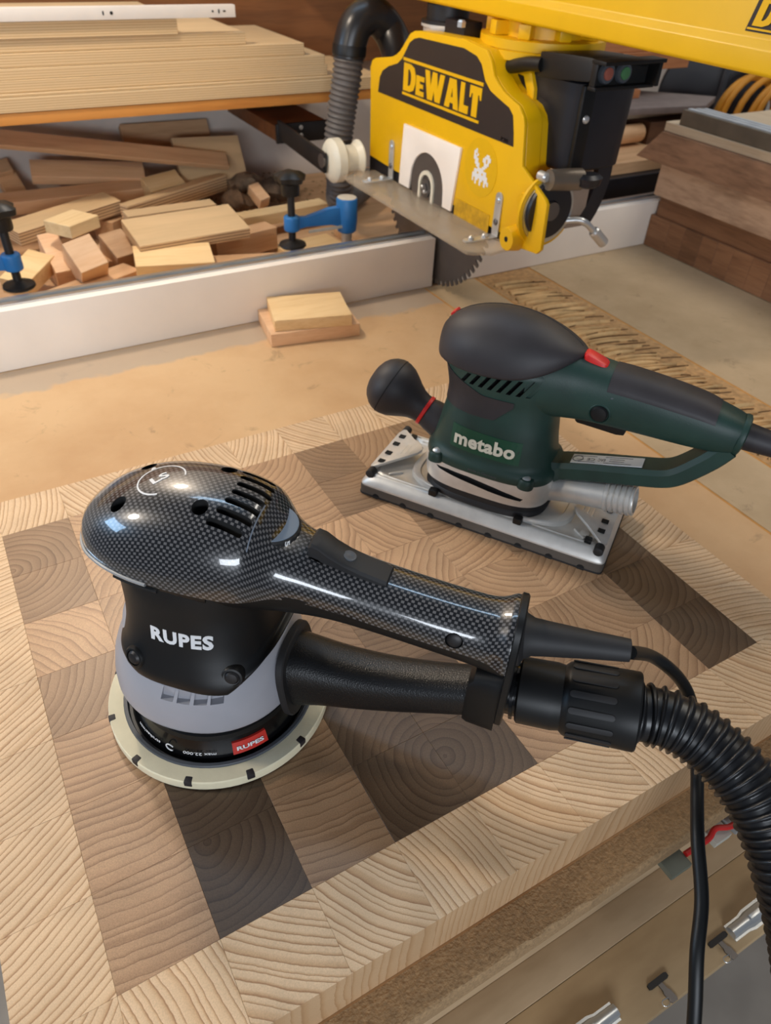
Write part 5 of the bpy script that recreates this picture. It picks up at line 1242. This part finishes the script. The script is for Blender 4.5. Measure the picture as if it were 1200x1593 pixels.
# cap
CP = [(-64.0, .5, 157, 158.5), (-63.4, 9, 153, 166), (-61, 16.5, 151.2, 171), (-56, 23.5, 150.4, 176.5), (-46, 30.5, 150, 183), (-32, 35.4, 150, 188), (-16, 37.2, 150.4, 190.6), (0, 37.0, 151.4, 190.6), (14, 34.8, 154, 188.4), (26, 30.6, 158, 185), (36, 25, 162.6, 181.4), (44, 18.5, 166.6, 177.8), (50, 11.5, 169.6, 174.8), (54, 4.5, 171.4, 172.8), (55, .4, 171.8, 172.2)]
rings = []
for x in [-64, -63.8, -63.4, -62.4, -61, -59, -56, -51, -46, -39, -32, -24, -16, -8, 0, 7, 14, 20, 26, 31, 36, 40, 44, 47, 50, 52, 54, 54.7, 55]:
    b, zs, zt = crom(CP, x); rg = []
    for k in range(64):
        t = 2 * PI * k / 64; c_, s_ = math.cos(t), math.sin(t)
        if s_ >= 0: rg.append((x, b * abs(c_) ** .92 * (1 if c_ > 0 else -1), zs + (zt - zs) * s_ ** .92))
        else: rg.append((x, b * abs(c_) ** .92 * (1 if c_ > 0 else -1), zs + max(-9 * min(1, b / 20), -9) * abs(s_) ** .7 * .7))
    rings.append(rg)
cap = loft(rings).build('palm_cap', M['soft'], ss, K, angle=60)
# seam along the cap
cvb = bvh_of(cap)
pts = [(x * K, (11.5 * math.sin(PI * (x + 62) / 114) ** .7) * K) for x in range(-61, 53, 3)]
pv = project(pts, cvb, (0, 0, 0), X, Y, Z, .0001, .4)
tube(pv, .00032, 6).build('cap_seam', plain('cap_seam', (28, 25, 26), .7), cap, 1.0)
box((-57.2, 7, 173.4), (5, 11, 6), (Vector((.75, 0, .66)), Y, Vector((-.66, 0, .75)))).build('red_tab', M['red'], cap, K, bevel=1.2)
# main handle
HH = [(18, 30, 141, 30), (34, 27.5, 142, 29), (48, 25, 142.5, 27.5), (60, 23, 142.5, 26), (75, 22, 142, 24.5), (95, 21.5, 141.8, 23.5), (120, 21, 141, 22.2), (145, 19.6, 139.6, 20.4), (162, 17.8, 138.2, 18.0), (174, 15.6, 137.4, 15.6), (178, 14.2, 137.2, 14.2)]
rings = []
for q in range(41):
    x = 18 + 4 * q; wy, zc, wz = crom(HH, x); rings.append([(x, wy * abs(math.cos(t)) ** .82 * (1 if math.cos(t) > 0 else -1), zc + wz * abs(math.sin(t)) ** .82 * (1 if math.sin(t) > 0 else -1)) for t in [2 * PI * k / 44 for k in range(44)]])
hd = loft(rings).build('handle', M['green'], ss, K, angle=50)
def gripshell(x0, x1, a0, a1, name, lift=.9):
    out, inn = [], []
    n_ = 20
    for q in range(n_ + 1):
        x = x0 + (x1 - x0) * q / n_; wy, zc, wz = crom(HH, x); e = min(q, n_ - q) / n_
        ro_ = .5 + .5 * min(1, e * 8)
        ro2, ri = [], []
        for k in range(25):
            t = a0 + (a1 - a0) * k / 24
            cs, sn = math.cos(t), math.sin(t); c_, s_ = abs(cs) ** .82 * (1 if cs > 0 else -1), abs(sn) ** .82 * (1 if sn > 0 else -1)
            lf = lift * ro_ * (1 if 0 < k < 24 else .3)
            ro2.append((x, (wy + lf) * c_, zc + (wz + lf) * s_)); ri.append((x, (wy - 1) * c_, zc + (wz - 1) * s_))
        out.append(ro2); inn.append(ri)
    g_ = G(); loft(out, False, False, g_); loft(inn, False, False, g_)
    for a_, b_ in ((out[0], inn[0]), (out[-1], inn[-1]), ([r[0] for r in out], [r[0] for r in inn]), ([r[-1] for r in out], [r[-1] for r in inn])): loft([a_, b_], False, False, g_)
    return g_.build(name, M['soft'], hd, K, angle=50)
gr = gripshell(78, 158, .42, PI - .42, 'handle_grip')
lathe((83, -20.5, 150), (0, -1, .3), [(0, 1.2), (.6, 1.0)], 10).build('grip_rivet', M['grey_d'], gr, K)
rbt = loft([[(p[0], p[1], 166.0 + h_ - (p[0] - 62) * .33) for p in se_ring(63, -2, 0, 10 * sc_, 6.6 * sc_, 4, 32)] for h_, sc_ in ((-3, 1), (2.6, 1), (4.6, .93), (5.2, .8))]).build('red_button', M['red'], hd, K)
lathe((77, -19.5, 135), (0, -1, .05), [(0, 8.6), (2.6, 8.4), (3.2, 7.6), (2.2, 7.0)], 30).build('button_collar', M['green'], hd, K)
lathe((77, -20, 135), (0, -1, .05), [(0, 6.8), (3.2, 6.6), (4.4, 5.6), (4.8, 2)], 28).build('lock_button', M['blk'], hd, K)
loft([[(x, -7, zb), (x, 7, zb), (x, 7, 122), (x, -7, 122)] for x, zb in ((58, 114.5), (60, 112.8), (92, 111.5), (98, 112.6), (99, 117))]).build('trigger', M['blk'], hd, K, bevel=.8)
lathe((176, 0, 137.2), (1, 0, -.06), [(0, 15.6), (2, 16.2), (4, 15.8), (5, 14)], 36).build('handle_end_ring', M['green'], hd, K)
lathe((178, 0, 137), (1, -.02, -.06), [(0, 9), (2, 10.6), (8, 10.2), (46, 7.6), (60, 6.8), (61, 4.2)], 26).build('cord_sleeve', M['soft'], ss, K)
mb = ss.matrix_basis
mp = [mb @ Vector((q[0] * K, q[1] * K, q[2] * K)) for q in [(238, -1, 133), (258, -2, 128), (285, -4, 112), (315, -8, 84), (350, -14, 40), (390, -20, 0), (440, -26, -46), (480, -34, -140), (510, -46, -500), (530, -60, -840), (600, -90, -903), (760, -140, -903)]]
tube(smooth_path(mp, 8), .0036, 12).build('power_cord', M['blk'], ss, world=True)
# lower guard loop with its rating label
lp = smooth_path([(40, 0, 60), (52, 0, 63), (66, 0, 67.5), (90, 0, 74), (118, 0, 81), (136, 0, 86), (146, 0, 92), (156, 0, 103), (166, 0, 116), (173, 0, 128)], 6)
sec = [(-1, -.52), (-.92, -.62), (.92, -.62), (1, -.52), (1, .30), (.78, .62), (-.78, .62), (-1, .30)]
gl = tube(lp, lambda i, n_: (12.5 if i > 8 else 20 - 7.5 * i / 8), 8, None, True, sec).build('guard_loop', M['green'], ss, K, angle=30)
lo_, ld = Vector((91, -1.5, 82.4)), Vector((.965, 0, .262)); lu = Vector((0, 1, 0)); ln = ld.cross(lu)
lbl = box(lo_, (58, 13.5, .5), (ld, lu, ln)).build('rating_label', plain('silver_label', (206, 210, 212), .4, var=.02), gl, K, smooth=False)
for lx_, ly_, lw_ in ((-9, 4.6, 22), (16, 4.6, 14), (-9, -4.4, 22), (17, -4.4, 16), (-8, 1.6, 12), (-8, -1.4, 12), (22, 1.2, 6)):
    box(lo_ - ld * lx_ - lu * ly_ + ln * .3, (lw_, .7, .15), (ld, lu, ln)).build('fine_print', M['grey_d'], lbl, K, smooth=False)
for s_, cxl, cyl, wl, hl in (('CE', 13, .6, 6.5, 4.0), ('EAC', 4.2, .6, 6.0, 4.0)):
    v, f = text_fit(s_, wl, hl, .01, .06)
    G().add([lo_ - ld * (cxl + p.x) - lu * (cyl + p.y) + ln * (.36 + p.z) for p in v], f).build('label_text', M['grey_d'], lbl, K, smooth=False)
pc = [(lo_ + ld * -24 + ln * .4) + ld * (4.2 * math.cos(t)) + lu * (4.2 * math.sin(t)) for t in [2 * PI * q / 24 for q in range(25)]]
tube(pc, .35, 6).build('label_emblem', M['grey_d'], lbl, K)
# dust outlet
dp = Vector((1, -.05, .19)).normalized()
prof = [(0, 14), (12, 12.2), (28, 11.6), (50, 12.0)]
for k in range(5): prof += [(53 + k * 4.6, 12.0), (54 + k * 4.6, 13.3), (56.4 + k * 4.6, 13.3), (57.2 + k * 4.6, 12.0)]
prof += [(77, 12.8), (78, 12.4), (78.2, 10.4), (60, 10.2)]
lathe((46, -4, 41.5), dp, prof, 36, cap=False).build('dust_outlet', M['alu'], ss, K)
# front knob
ka = Vector((-.915, -.03, .405)).normalized(); k0 = Vector((-50, 0, 68))
lathe(k0, ka, [(0, 17), (8, 16), (20, 14.4), (25, 13.2)], 36).build('knob_socket', M['soft'], ss, K)
lathe(k0, ka, [(24.5, 13.8), (25, 14.4), (27.6, 14.4), (28, 13.8)], 36).build('red_band', M['red'], ss, K)
kb = lathe(k0, ka, [(27.5, 13.2), (31, 13.4), (36, 14.6), (42, 17.6), (48, 21.4), (54, 24.6), (60, 26.2), (64, 26.4), (68, 25.8), (73, 23.6), (78, 19.4), (81, 15), (83, 9), (83.8, 3)], 44).build('front_knob', M['soft'], ss, K)
lathe(k0, ka, [(63.6, 26.35), (63.8, 26.6), (64.4, 26.6), (64.6, 26.35)], 44, cap=False).build('knob_seam', M['blk_hole'], kb, K)
